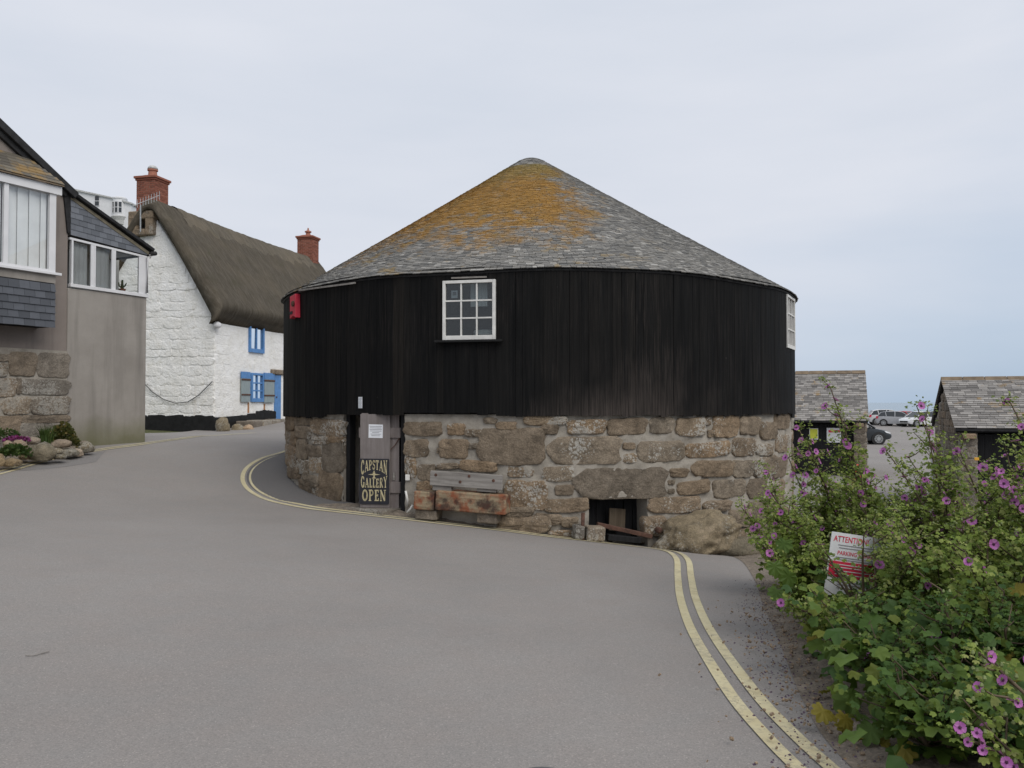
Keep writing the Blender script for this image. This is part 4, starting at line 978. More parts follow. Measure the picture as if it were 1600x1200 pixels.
# rubble masonry below the render of the main block
gtop = lw(60, 546)[1]
b = MB(); b.prism([L3(s_k + .004, gz - .4, -.02), L3(s_r * 2 - s_k, gz - .4, -.02), L3(s_r * 2 - s_k, gtop, -.02), L3(s_k + .004, gtop, -.02)], NRM * .03)
rub = b.build('rubble_wall', MAT['mortar'], LH)
for (x0, y0, x1, y1) in [(57,550,106,590),(14,549,55,587),(-12,552,13,565),(-14,567,10,588),(33,592,107,617),(-15,591,24,620),(25,591,32,616),(3,620,45,647),(47,619,106,647),(-10,650,31,676),(33,649,106,660),(31,662,106,690),(-40,550,-14,590),(-50,592,-17,640)]:
    sa, z1_ = lw(x0, y0); sb_, z0_ = lw(x1, y1); stone(rub, L3((sa + sb_) / 2, (z0_ + z1_) / 2, .005), -U, NRM, UP, (sa - sb_) * 1.05, (z1_ - z0_) * 1.04, random.uniform(.03, .055), MAT['granite_grey'], random.uniform(-.02, .02), random.choice((1, 2, 4, 6)))
# hung slates above the extension window
zlo = lambda s: lw(108, 366)[1] + (lw(226, 396)[1] - lw(108, 366)[1]) * (1 - s / s_k)
ztop = lambda s: z_k - .10 + (z_e - z_k + .06) * (1 - s / s_k)
zb0 = lw(112, 367)[1]; zb1 = lw(226, 398)[1]
b = MB(); b.prism([L3(.0, zb1, -.06), L3(s_k - .004, zb0, -.06), L3(s_k - .004, z_k - .05, -.06), L3(.0, z_e + .02, -.06)], NRM * .055); cheek = b.build('gable_cheek', MAT['dark_int'], LH)
b = MB(); b.prism([L3(.0, zb1 + .02, -.5), L3(s_k - .004, zb0 + .02, -.5), L3(s_k - .004, z_k - .05, -.5), L3(.0, z_e + .02, -.5)], -NRM * (DEPTH - .5)); b.build('loft', MAT['interior'], LH)
rowh = .115; k = 0
while True:
    f0 = k * rowh; any_ = False
    s = .0 - (k % 2) * .09
    while s < s_k - .01:
        sa, sb_ = max(s, .004), min(s + .18, s_k - .03)
        if sb_ - sa > .03:
            za = zb1 + (zb0 - zb1) * sa / s_k + f0; zb_ = zb1 + (zb0 - zb1) * sb_ / s_k + f0
            ta = min(za + rowh + .02, z_e - .02 + (z_k - z_e) * sa / s_k); tb_ = min(zb_ + rowh + .02, z_e - .02 + (z_k - z_e) * sb_ / s_k)
            if ta - za > .015 or tb_ - zb_ > .015:
                any_ = True; ta = max(ta, za + .006); tb_ = max(tb_, zb_ + .006); q = MB()
                P = [L3(sa + .002, za, .012 + random.uniform(0, .003)), L3(sb_ - .002, zb_, .012), L3(sb_ - .002, tb_, .001), L3(sa + .002, ta, .001)]
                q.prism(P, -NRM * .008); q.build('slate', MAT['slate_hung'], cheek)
        s += .18
    k += 1
    if not any_ or k > 12: break
# extension window (three lights, follows the sloping head)
zs0 = lw(112, 446)[1]; zs1 = lw(226, 462)[1]; zh0 = lw(112, 371)[1]; zh1 = lw(226, 398)[1] - .02
sA, sB = s_k - .03, .0
def zz(s, a, b_): return b_ + (a - b_) * (s - sB) / (sA - sB)
xw = b = MB()
def member(q, s0, s1, za0, za1, zb0_, zb1_, o0, o1): q.prism([L3(s0, za0, o0), L3(s1, za1, o0), L3(s1, zb1_, o0), L3(s0, zb0_, o0)], NRM * (o1 - o0))
t_ = .045
member(b, sA, sB - .03, zs0 - .03, zs1 - .035, zs0 + .035, zs1 + .035, -.05, .035)
member(b, sA, sB, zh0 - t_, zh1 - t_, zh0, zh1, -.05, .0)
EXP = [lw(112, 410)[0], lw(145, 410)[0], lw(179, 410)[0], lw(212, 410)[0]]
for (c_, w_) in ((EXP[0] - .02, .04), (EXP[1], .075), (EXP[2], .075), (sB + .10, .20)):
    member(b, c_ + w_ / 2, c_ - w_ / 2, zz(c_, zs0, zs1) + .036, zz(c_, zs0, zs1) + .036, zz(c_, zh0, zh1) - t_, zz(c_, zh0, zh1) - t_, -.048, -.002)
ew = b.build('window', MAT['white_paint'], LH, bevel=.004)
for i_ in range(3):
    a_, c_ = ((EXP[0] - .04, EXP[1] + .036), (EXP[1] - .036, EXP[2] + .036), (EXP[2] - .036, sB + .2))[i_]
    q = MB(); q.add([L3(a_, zz(a_, zs0, zs1) + .03, -.027), L3(c_, zz(c_, zs0, zs1) + .03, -.027), L3(c_, zz(c_, zh0, zh1) - t_, -.027), L3(a_, zz(a_, zh0, zh1) - t_, -.027)]); q.face([0, 1, 2, 3]); q.build('pane', MAT['glass'], ew)
    if i_ == 1:
        q = MB(); m_ = .03
        for (p0_, p1_) in (((a_, 'l'), (a_ - m_, 'l')), ((c_ + m_, 'l'), (c_, 'l'))):
            member(q, p0_[0], p1_[0], zz(p0_[0], zs0, zs1) + .036, zz(p1_[0], zs0, zs1) + .036, zz(p0_[0], zh0, zh1) - t_, zz(p1_[0], zh0, zh1) - t_, -.024, .004)
        q.build('casement', MAT['white_paint'], ew)
# room behind the extension window
b = MB(); b.prism([L3(s_k, zs1 - .2, -1.3), L3(-.3, zs1 - .2, -1.3), L3(-.3, zh1 + .3, -1.3), L3(s_k, zh1 + .3, -1.3)], -NRM * .02); b.prism([L3(s_k + .1, zs1 - .12, -.06), L3(0, zs1 - .12, -.06), L3(0, zs1 - .12, -.45), L3(s_k + .1, zs1 - .12, -.45)], -UP * .02); b.build('room', MAT['interior'], LH)
for i_ in range(2):
    a_, c_ = ((EXP[0] - .04, EXP[1] + .036), (EXP[1] - .036, EXP[2] + .036))[i_]; q = MB(); n_ = 8
    for k in range(n_):
        u0, u1 = a_ + (c_ - a_) * k / n_, a_ + (c_ - a_) * (k + 1.05) / n_; o0, o1 = -.13 - .015 * (k % 2), -.13 - .015 * ((k + 1) % 2)
        q.prism([L3(u0, zz(u0, zs0, zs1) - .02, o0), L3(u1, zz(u1, zs0, zs1) - .02, o1), L3(u1, zz(u1, zh0, zh1) - t_, o1), L3(u0, zz(u0, zh0, zh1) - t_, o0)], -NRM * .003)
    q.build('pale_pane_sheet', MAT['pane_sheet'], ew)  # pale sheet added behind two panes to imitate their bright sky-lit look
# plant pot on that sill
p = L3(lw(198, 440)[0], zz(lw(198, 440)[0], zs0, zs1) - .02, -.14)
pt = empty('potted_plant', p, 'small cactus in a terracotta pot behind the grey house window', 'potted plant')
q = MB(); q.lathe(p, [(.05, 0), (.066, .10), (.072, .10), (.072, .12), (.05, .12)], 14); q.build('pot', MAT['terracotta'], pt, smooth=False)
q = MB(); q.tube([p + UP * .1, p + UP * .22, p + UP * .31], .035, 8, r2=.02); q.tube([p + UP * .14, p + UP * .17 + U * .07, p + UP * .25 + U * .09], .022, 7, r2=.012); q.tube([p + UP * .15, p + UP * .19 - U * .07, p + UP * .26 - U * .1], .02, 7, r2=.01)
q.build('cactus', plain('cactus', (.09, .13, .07), .7, .2, 9, .2), pt, smooth=True)
# verges and roof slabs
def roofslab(name, s0, z0, s1, z1, th, o_out, o_in, mat):
    q = MB(); d = Vector((s1 - s0, z1 - z0)).normalized(); n_ = Vector((-d.y, d.x)); n_ = n_ if n_.y > 0 else -n_
    q.prism([L3(s0, z0, o_out), L3(s1, z1, o_out), L3(s1 + n_.x * th, z1 + n_.y * th, o_out), L3(s0 + n_.x * th, z0 + n_.y * th, o_out)], -NRM * (o_out - o_in)); return q.build(name, mat, LH, bevel=.012)
roofslab('catslide_roof', -.10, z_e - .005, s_k + .02, z_k + .035, .07, .10, -DEPTH, MAT['verge'])
roofslab('fascia', -.02, z_e - .085, s_k, z_k - .06, .075, .02, -.06, plain('lichened_fascia', (.20, .175, .125), .9, .3, 9, .3))
roofslab('roof', s_k - .06, z_k - .06, s_r, z_r - .03, .14, .12, -DEPTH, MAT['verge'])
roofslab('roof', s_r, z_r - .03, s_r * 2 - s_k, z_k - .06, .14, .12, -DEPTH, MAT['verge'])
roofslab('mortar_fillet', s_k + .1, z_k - .06, s_r, z_r - .19, .12, .05, -.03, MAT['verge'])
# black junction strip beside the hung slates
b = MB(); b.prism([L3(s_k + .03, zb0 + .02, -.02), L3(s_k - .03, zb0 + .04, -.02), L3(s_k - .02, z_k, -.02), L3(s_k + .12, z_k, -.02)], NRM * .04); b.build('flashing', MAT['verge'], LH)
# downpipe and gutter at the low end
b = MB(); p0 = L3(-.05, z_e - .08, .03); b.tube([p0, p0 - UP * .06, L3(.02, z_e - .16, .04), L3(.03, zs1 + .06, .04)], .028, 8); b.build('downpipe', MAT['white_paint'], LH, smooth=True)
b = MB(); b.tube([L3(-.10, z_e - .05, .14), L3(-.10, z_e - .05, -2)], .05, 8); b.build('gutter', MAT['black_rubber'], LH, smooth=True)
# bay window
BO = .48
def bw(px, py): return lw(px, py, BO)
s_b = bw(86, 470)[0]; s_l = s_b + 3.2
zsl0 = bw(60, 509)[1]; zsl1 = bw(60, 441)[1]; zsill = bw(60, 424)[1]; zwh = bw(60, 297)[1]; zfas = bw(60, 288)[1]
b = MB(); b.prism([L3(s_b + .01, zsl0, -.02), L3(s_l, zsl0, -.02), L3(s_l, zsl1 + .02, -.02), L3(s_b + .01, zsl1 + .02, -.02)], NRM * (BO + .005)); bay = b.build('bay_apron', MAT['black_wood'], LH)
rows = 6; rh = (zsl1 - zsl0) / rows
for k in range(rows):
    s = s_b - (k % 2) * .10 - .005
    while s < s_b + 1.9:
        sa, sb_ = max(s, s_b - .005), s + .20
        if sb_ - sa > .03:
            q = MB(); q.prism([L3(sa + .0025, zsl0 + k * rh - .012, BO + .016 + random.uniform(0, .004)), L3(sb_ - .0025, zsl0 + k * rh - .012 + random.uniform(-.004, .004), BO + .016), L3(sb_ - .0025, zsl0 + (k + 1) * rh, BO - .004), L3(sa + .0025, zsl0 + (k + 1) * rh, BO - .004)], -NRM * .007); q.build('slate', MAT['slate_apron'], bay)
        s += .20
b = MB(); b.prism([L3(s_b - .02, zsl1 + .021, -.02), L3(s_l, zsl1 + .021, -.02), L3(s_l, zsill - .03, -.02), L3(s_b - .02, zsill - .03, -.02)], NRM * (BO + .0)); b.build('sill_course', MAT['render'], LH)
b = MB(); b.prism([L3(s_b - .10, zsill - .028, -.02), L3(s_l, zsill - .028, -.02), L3(s_l, zsill + .02, -.02), L3(s_b - .10, zsill + .02, -.02)], NRM * (BO + .07))
bwn = b.build('bay_window', MAT['white_paint'], LH, bevel=.005)
mus = [(s_b + .0, .13), (bw(13, 370)[0], .085), (bw(13, 370)[0] + .75, .085)]
for c_, w_ in mus:
    q = MB(); q.prism([L3(c_, zsill + .021, BO - .06), L3(c_ + w_, zsill + .021, BO - .06), L3(c_ + w_, zwh, BO - .06), L3(c_, zwh, BO - .06)], NRM * .065); q.build('mullion', MAT['white_paint'], bwn, bevel=.005)
q = MB(); q.prism([L3(s_b, zsill + .021, BO - .055), L3(s_l, zsill + .021, BO - .055), L3(s_l, zsill + .07, BO - .055), L3(s_b, zsill + .07, BO - .055)], NRM * .05); q.build('bottom_rail', MAT['white_paint'], bwn)
q = MB(); q.prism([L3(s_b - .09, zwh - .01, -.02), L3(s_l, zwh - .01, -.02), L3(s_l, zfas + .045, -.02), L3(s_b - .09, zfas + .045, -.02)], NRM * (BO + .06)); q.build('bay_fascia', MAT['white_paint'], LH, bevel=.004)
for i_ in range(2):
    a_ = mus[i_][0] + mus[i_][1]; c_ = mus[i_ + 1][0]
    q = MB(); q.add([L3(a_, zsill + .07, BO - .033), L3(c_, zsill + .07, BO - .033), L3(c_, zwh, BO - .033), L3(a_, zwh, BO - .033)]); q.face([0, 1, 2, 3]); q.build('pane', MAT['glass'], bwn)
    q = MB(); n_ = 7; dw = (c_ - a_) / n_
    for k in range(n_): q.prism([L3(a_ + dw * k, zsill + .08, BO - .10 - .02 * (k % 2)), L3(a_ + dw * (k + 1.1), zsill + .08, BO - .085 - .02 * (k % 2)), L3(a_ + dw * (k + 1.1), zwh, BO - .085 - .02 * (k % 2)), L3(a_ + dw * k, zwh, BO - .10 - .02 * (k % 2))], -NRM * .003)
    q.build('vertical_blind', MAT['blind'], bwn)
q = MB(); q.prism([L3(s_b, zsill - .02, .0), L3(s_l, zsill - .02, .0), L3(s_l, zwh, .0), L3(s_b, zwh, .0)], NRM * .05); q.build('bay_back', MAT['interior'], LH)
q = MB(); q.prism([L3(s_b + .012, zsill, 0.05), L3(s_b + .05, zsill, .05), L3(s_b + .05, zwh, .05), L3(s_b + .012, zwh, .05)], NRM * (BO - .11)); q.build('bay_side', MAT['white_paint'], LH)
# bay lean-to roof
zr0 = zfas + .045; zr1 = zr0 + .52; q = MB()
q.prism([L3(s_b - .10, zr0, BO + .09), L3(s_l, zr0, BO + .09), L3(s_l, zr1, .0), L3(s_b + .30, zr1, .0)], UP * .02); lr = q.build('bay_roof', MAT['ridge'], LH)
q = MB(); nrow = 7
for k in range(nrow):
    f0, f1 = k / nrow, (k + 1.25) / nrow; s = s_b - .10 + .40 * f0 - (k % 2) * .08
    while s < s_b + 2.2:
        sa = max(s, s_b - .11 + .40 * f0); sb_ = s + .16
        if sb_ - sa > .02:
            def rp(s, f, l): return L3(s, zr0 + .02 + (zr1 - zr0) * min(f, 1) + l, (BO + .10) * (1 - min(f, 1)))
            q.prism([rp(sa, f0, .016), rp(sb_ - .004, f0, .016), rp(sb_ - .004, f1, .002), rp(sa, f1, .002)], UP * .008)
        s += .16
tag(q.build('slates', MAT['slate_bay'], lr), kind='stuff')

# ================================================================== white thatched cottage
K2 = at(335, 600, 30.0); K2.z = 0
FD = Vector((.225, .974, 0)).normalized(); GD = Vector((-.974, .225, 0)).normalized()     # along the front, along the gable
NF = -GD; NG = -FD
HW = 2.6; LEN = 12.8; cz0 = H(K2.x, K2.y)
CT = empty('thatched_cottage', (K2.x, K2.y, cz0), 'whitewashed stone cottage with brown thatched roof and two brick chimneys', 'cottage')
def Cw(f, g, z): return K2 + FD * f + GD * g + UP * z
def gp(px, py, out=0): p = on_plane(px, py, K2 + NG * out, NG); return (p - K2).dot(GD), p.z
def fp(px, py, out=0): p = on_plane(px, py, K2 + NF * out, NF); return (p - K2).dot(FD), p.z
ze_c = gp(336, 486)[1]                     # wall head at the corner
zr_c = at(250, 312, 30.6).z                # ridge
zpk = zr_c - .55
b = MB(); b.prism([Cw(0, 0, cz0 - .6), Cw(0, 2 * HW, cz0 - .6), Cw(0, 2 * HW, ze_c), Cw(0, HW, zpk), Cw(0, 0, ze_c)], FD * LEN)
wall = b.build('wall', MAT['whitewash'], CT, bevel=.06)
z = cz0 + .35
while z < zpk - .2:                        # whitewashed gable stones
    hh = random.uniform(.24, .44); g = .02
    gmax = 2 * HW if z < ze_c else 2 * HW
    while g < 2 * HW - .1:
        ww = random.uniform(.35, .95); zc = z + hh / 2
        lim = HW * (1 - max(0, (zc + hh / 2 - ze_c) / (zpk - ze_c)))
        if abs(g + ww / 2 - HW) + ww / 2 < lim + .05 and random.random() < .93:
            stone(wall, Cw(-.0, g + ww / 2, zc), -GD, NG, UP, ww * 1.02, hh * random.uniform(.9, 1.12), random.uniform(.012, .032), MAT['whitewash'], random.uniform(-.07, .07))
        g += ww
    z += hh
z = cz0 + .45
OPEN = [fp(x, y) for x, y in ((377, 500), (416, 556), (374, 578), (430, 632), (424, 580), (460, 670))]
while z < ze_c - .35:
    hh = random.uniform(.26, .46); f = .03
    while f < 6.5:
        ww = random.uniform(.4, 1.0); c = (f + ww / 2, z + hh / 2); bad = False
        for k in (0, 2, 4):
            if OPEN[k][0] - .35 < c[0] + ww / 2 and c[0] - ww / 2 < OPEN[k + 1][0] + .2 and OPEN[k + 1][1] - .15 < c[1] + hh / 2 and c[1] - hh / 2 < OPEN[k][1] + .15: bad = True
        if not bad: stone(wall, Cw(c[0], 0, c[1]), FD, NF, UP, ww * .97, hh * .97, random.uniform(.006, .016), MAT['whitewash'], random.uniform(-.03, .03))
        f += ww
    z += hh
# tarred plinth
b = MB(); b.prism([Cw(-.035, -.035, cz0 - .5), Cw(-.035, 2 * HW, cz0 - .5), Cw(-.035, 2 * HW, cz0 + .52), Cw(-.035, -.035, cz0 + .50)], -NG * .06)
b.prism([Cw(.03, -.035, cz0 - .5), Cw(5.2, -.035, cz0 - .5), Cw(5.2, -.035, H(*Cw(5.2, 0, 0)[:2]) + .28), Cw(.03, -.035, cz0 + .48)], GD * .06)
pl_ = b.build('plinth', MAT['black_tar'], CT, bevel=.02)
g = 0.0
while g < 2 * HW:
    ww = random.uniform(.35, .8); stone(pl_, Cw(-.03, g + ww / 2, cz0 + .22 + random.uniform(-.03, .03)), -GD, NG, UP, ww * 1.1, random.uniform(.60, .72), .025, MAT['black_tar'], random.uniform(-.05, .05)); g += ww
f = .2
while f < 4.2:
    ww = random.uniform(.35, .7); stone(pl_, Cw(f + ww / 2, -.03, H(*Cw(f, 0, 0)[:2]) + .2), FD, NF, UP, ww * 1.1, random.uniform(.4, .55), .025, MAT['black_tar'], random.uniform(-.05, .05)); f += ww
# thatch: swept coat with rolled verges
def prof(t):       # t -1 (front eave underside) .. 1 (back): returns (g, z) of the outer skin
    a = abs(t); sgn = -1 if t < 0 else 1
    if a < .12: q = a / .12; d = .28 * q; zq = zr_c - .10 * q * q
    elif a < .88: q = (a - .12) / .76; d = .28 + (HW + .45 - .28) * q; zq = (zr_c - .10) + (ze_c + .28 - zr_c + .10) * (q * .93 + .07 * q * q)
    else: q = (a - .88) / .12; d = HW + .45 - .10 * q + .05 * math.sin(q * math.pi); zq = ze_c + .28 - .34 * q
    return HW + sgn * d, zq
b = MB(); NFd, NT_ = 110, 64; f0, f1 = -.34, LEN + .34
for i_ in range(NFd + 1):
    f = f0 + (f1 - f0) * i_ / NFd; e = min(f - f0, f1 - f); edge_in = 0
    if e < .32: edge_in = .30 * (1 - math.sqrt(max(0, 1 - (1 - e / .32) ** 2)))
    for j_ in range(NT_ + 1):
        t = -1 + 2 * j_ / NT_; g, zq = prof(t)
        sagz = -.14 * math.sin(math.pi * i_ / NFd) * (1 - abs(t))
        vv = Vector((f * .9, g * .9, zq)); nz_ = mnoise.noise(vv * 1.1) * .07 + mnoise.noise(vv * 4.5) * .03
        drop = Vector((HW - g, 0)).x
        zq2 = zq - edge_in + sagz + nz_; g2 = g + (HW - g) * edge_in * .06
        b.add([Vector((f, g2, zq2))])
W_ = NT_ + 1
for i_ in range(NFd):
    for j_ in range(NT_): b.face([i_ * W_ + j_, i_ * W_ + j_ + 1, (i_ + 1) * W_ + j_ + 1, (i_ + 1) * W_ + j_])
# underside
base_i = len(b.v)
for i_ in (0, 1):
    f = (f0 + .06, f1 - .06)[i_]
    for j_ in range(NT_ + 1):
        t = -1 + 2 * j_ / NT_; g, zq = prof(t); b.add([Vector((f, HW + (g - HW) * .86, zq - .42))])
for j_ in range(NT_):
    b.face([base_i + j_, base_i + j_ + 1, base_i + W_ + j_ + 1, base_i + W_ + j_][::-1])
    b.face([j_, j_ + 1, base_i + j_ + 1, base_i + j_][::-1]); b.face([NFd * W_ + j_, NFd * W_ + j_ + 1, base_i + W_ + j_ + 1, base_i + W_ + j_])
for j_ in (0, NT_):
    ring = [i_ * W_ + j_ for i_ in range(NFd + 1)] + [base_i + W_ + j_, base_i + j_]; b.face(ring)
th = b.build('thatch_roof', MAT['thatch'], None, smooth=True)
th.matrix_basis = Matrix.Translation(K2) @ Matrix((FD, GD, UP)).transposed().to_4x4(); adopt(th, CT)
# ridge capping
b = MB(); n1_, n2_c = 120, 14
for i_ in range(n1_ + 1):
    f = 1.0 + (LEN - 1.9) * i_ / n1_
    for j_ in range(n2_c + 1):
        t = (-1 + 2 * j_ / n2_c) * (.27 + .018 * math.sin(f * 7)); g, zq = prof(t); zq += -.14 * math.sin(math.pi * (f - f0) / (f1 - f0)) * (1 - abs(t)) + .035 + mnoise.noise(Vector((f * 3, g * 3, 0))) * .03
        b.add([Vector((f, g, zq if 0 < j_ < n2_c else zq - .09))])
for i_ in range(n1_):
    for j_ in range(n2_c): k_ = i_ * (n2_c + 1) + j_; b.face([k_, k_ + 1, k_ + n2_c + 2, k_ + n2_c + 1])
rc = b.build('ridge_cap', MAT['thatch_ridge'], None, smooth=True); rc.matrix_basis = th.matrix_basis.copy(); adopt(rc, CT)
# chimneys
def chimney(f, g, wf, wg, z0, z1, pot, parent):
    ch = MB(); c = Cw(f, g, 0); R = Matrix((FD, GD, UP)).transposed()
    ch.box(c + UP * (z0 + z1) / 2, (wf - .02, wg - .02, z1 - z0), R); co = ch.build('chimney', MAT['brick_mortar'], parent)
    br = MB(); z = z0; k = 0
    while z < z1 - .05:
        for (ax, n0, L_) in ((FD, -GD, wf), (GD, -FD, wg)):
            half = (wg if ax is FD else wf) / 2; x = -L_ / 2 - (k % 2) * .115
            while x < L_ / 2 - .01:
                a_, b_ = max(x, -L_ / 2), min(x + .225, L_ / 2)
                if b_ - a_ > .03:
                    for sg in (1, -1):
                        cc = c + ax * (a_ + b_) / 2 + n0 * sg * (half - .02) + UP * (z + .0325)
                        br.box(cc, (b_ - a_ - .012, .05, .062), basis(ax, n0, UP))
                x += .235
        z += .077; k += 1
    tag(br.build('bricks', MAT['brick'], co), kind='stuff')
    cap = MB(); cap.box(c + UP * (z1 + .02), (wf + .08, wg + .08, .08), R); cap.box(c + UP * (z1 + .10), (wf + .16, wg + .16, .09), R); cap.box(c + UP * (z1 + .19), (wf + .02, wg + .02, .09), R, taper=.5)
    cap.build('chimney_cap', MAT['brick'], co, bevel=.015)
    pt_ = MB()
    if pot == 1: pt_.lathe(c + UP * (z1 + .2), [(.17, 0), (.15, .22), (.19, .23), (.19, .28), (.14, .29)], 18)
    else: pt_.lathe(c + UP * (z1 + .2), [(.13, 0), (.11, .18), (.17, .19), (.17, .24), (.05, .30), (.03, .42)], 18)
    pt_.build('chimney_pot', MAT['terracotta'], co, smooth=False)
    if pot == 1:
        dm = MB(); dm.lathe(c + UP * (z1 + .49), [(.19, 0), (.17, .07), (.11, .13), (.03, .155)], 16); dm.build('pot_cowl', MAT['lead'], co, smooth=True)
    return co
g1 = gp(237, 300, -.45)[0]
z1c = at(238, 282, 30.9).z
chimney(.50, g1, .80, .78, zr_c - .75, z1c, 1, CT)
fch = LEN - .55
z2c = at(479, 375, Cw(fch, HW, 0).y).z
chimney(fch, HW - .05, .75, .82, zr_c - .9, z2c, 2, CT)
# stone block with a hole under the near chimney
c = Cw(.02, g1 - .05, zr_c - .82); b = MB(); R = basis(-GD, NG, UP)
for (x_, z_, w_, h_) in ((-.36, -.15, .36, .75), (.34, -.15, .32, .75), (0, .22, 1.05, .30), (-.02, -.42, .4, .24)): b.box(c + R @ Vector((x_, .02 + random.uniform(-.01, .01), z_)), (w_, .5, h_), R)
b.build('chimney_breast', MAT['granite_grey'], CT, bevel=.04)
b = MB(); b.box(c + R @ Vector((0, -.12, -.12)), (.36, .1, .45), R); b.build('niche', MAT['dark_int'], CT)
# cottage windows, shutters, door
make_window(CT, (lambda a_, b_: Cw((a_[0] + b_[0]) / 2, -.02, (a_[1] + b_[1]) / 2))(fp(388, 506), fp(411, 551)), FD, NF, fp(411, 528)[0] - fp(388, 528)[0], fp(400, 506)[1] - fp(400, 551)[1], 2, 1, .10, .07, MAT['blue_paint'], MAT['glass'], .12, sill=None, lower=.05)
fa, fb = fp(391, 605)[0], fp(410, 605)[0]; zt_, zb_ = fp(400, 583)[1], fp(400, 628)[1]
make_window(CT, Cw((fa + fb) / 2, -.02, (zt_ + zb_) / 2), FD, NF, fb - fa, zt_ - zb_, 2, 3, .09, .055, MAT['blue_paint'], MAT['glass'], .12, lower=.05)
for w_i, (px_, y0, y1) in enumerate(((0, 506, 551), (0, 583, 628))):
    a_ = fp(390, (y0 + y1) / 2)[0]; c_ = fp(410, (y0 + y1) / 2)[0]; q = MB()
    for k in range(5): q.prism([Cw(a_ + (c_ - a_) * k / 5, .005, fp(400, y1)[1] + .1), Cw(a_ + (c_ - a_) * (k + .8) / 5, .012, fp(400, y1)[1] + .1), Cw(a_ + (c_ - a_) * (k + .8) / 5, .012, fp(400, y0)[1] - .08), Cw(a_ + (c_ - a_) * k / 5, .005, fp(400, y0)[1] - .08)], GD * .01)
    q.build('curtain', (MAT['blind'], MAT['dark_int'])[w_i], CT)
def shutter(x0, x1, y0, y1, lab):
    q = MB(); a_, c_ = fp(x0, (y0 + y1) / 2, .08)[0], fp(x1, (y0 + y1) / 2, .08)[0]; zt, zb = fp((x0 + x1) / 2, y0, .08)[1], fp((x0 + x1) / 2, y1, .08)[1]; zm = zb + (zt - zb) * .78
    q.box(Cw((a_ + c_) / 2, -.07, (zb + zm) / 2), (c_ - a_, .05, zm - zb), basis(FD, NF, UP)); s_ = q.build('shutter', MAT['shutter_worn'], CT, bevel=.006)
    q = MB(); q.box(Cw((a_ + c_) / 2, -.072, (zt + zm) / 2 + .002), (c_ - a_ + .01, .055, zt - zm), basis(FD, NF, UP)); q.build('shutter_head', MAT['blue_paint'], s_)
    for zz_ in (.24, .74):
        q = MB(); q.box(Cw((a_ + c_) / 2, -.103, zb + (zt - zb) * zz_), (c_ - a_ + .04, .02, .06), basis(FD, NF, UP)); q.build('strap_hinge', MAT['rust'], s_)
shutter(377.5, 390.5, 581, 628, 0); shutter(413, 428.5, 583, 629, 1)
a_, c_ = fp(428, 620)[0], fp(437.5, 620)[0]; zt, zb = fp(433, 586)[1], fp(433, 655)[1]
q = MB(); q.box(Cw((a_ + c_) / 2, -.02, (zt + zb) / 2), (c_ - a_, .06, zt - zb), basis(FD, NF, UP)); dd = q.build('door', MAT['blue_paint'], CT, bevel=.008)
q = MB(); q.box(Cw(a_ + .1, -.06, (zt + zb) / 2), (.05, .05, .05), basis(FD, NF, UP)); q.build('door_knob', MAT['rust'], dd)
q = MB(); q.box(Cw((a_ + c_) / 2 + .4, -.05, zt + .12), (c_ - a_ + 1.4, .16, .2), basis(FD, NF, UP)); q.build('door_lintel', MAT['granite_grey'], CT, bevel=.03)
q = MB(); q.box(Cw(c_ + .35, -.01, (zt + zb) / 2), (.7, .06, zt - zb), basis(FD, NF, UP)); q.build('door_side_panel', MAT['whitewash'], CT)
for (px_, py_) in ((388, 635), (413, 637)):    # rust runs below the shutter pins: iron stain plates
    f_, z_ = fp(px_, py_); 
    t = MB(); t.box(Cw(f_, .012, z_ - .05), (.13, .05, .42), basis(FD, NF, UP)); t.build('rust_stain', plain('rust_stained_wash', (.42, .22, .11), .9, .3, 6, .3), CT, bevel=.02)
# drooping cable on the gable
pts = [Cw(-.09, gp(px_, py_)[0], gp(px_, py_)[1]) for px_, py_ in ((222, 593), (240, 612), (258, 624), (276, 630), (296, 628), (312, 618), (325, 605), (334, 596))]
b = MB(); b.tube(pts, .018, 6); b.build('cable', MAT['cable'], CT, smooth=True)
p = Cw(-.05, -.12, fp(337, 511)[1]); b = MB(); b.lathe(p, [(.05, -.06), (.15, 0), (.15, .12), (.06, .18)], 12); b.build('lamp', MAT['white_paint'], CT, smooth=True)
# tv aerial
b = MB(); p = at(219, 330, 29.9); b.tube([at(219.5, 362, 30.0), at(219.5, 320, 30.0)], .025, 6); an = empty('tv_aerial', at(219.5, 362, 30.0), 'grey television aerial on a short mast beside the near brick chimney', 'aerial'); b.build('mast', MAT['zinc'], an)
b = MB(); p0, p1 = at(207, 322, 29.6), at(250, 305, 30.2); b.tube([p0, p1], .012, 5)
for k in range(9):
    c = p0 + (p1 - p0) * (.18 + .80 * k / 8); b.tube([c - UP * (.13 + .02 * k * .3), c + UP * .16], .009, 4)
b.build('antenna', MAT['zinc'], an)

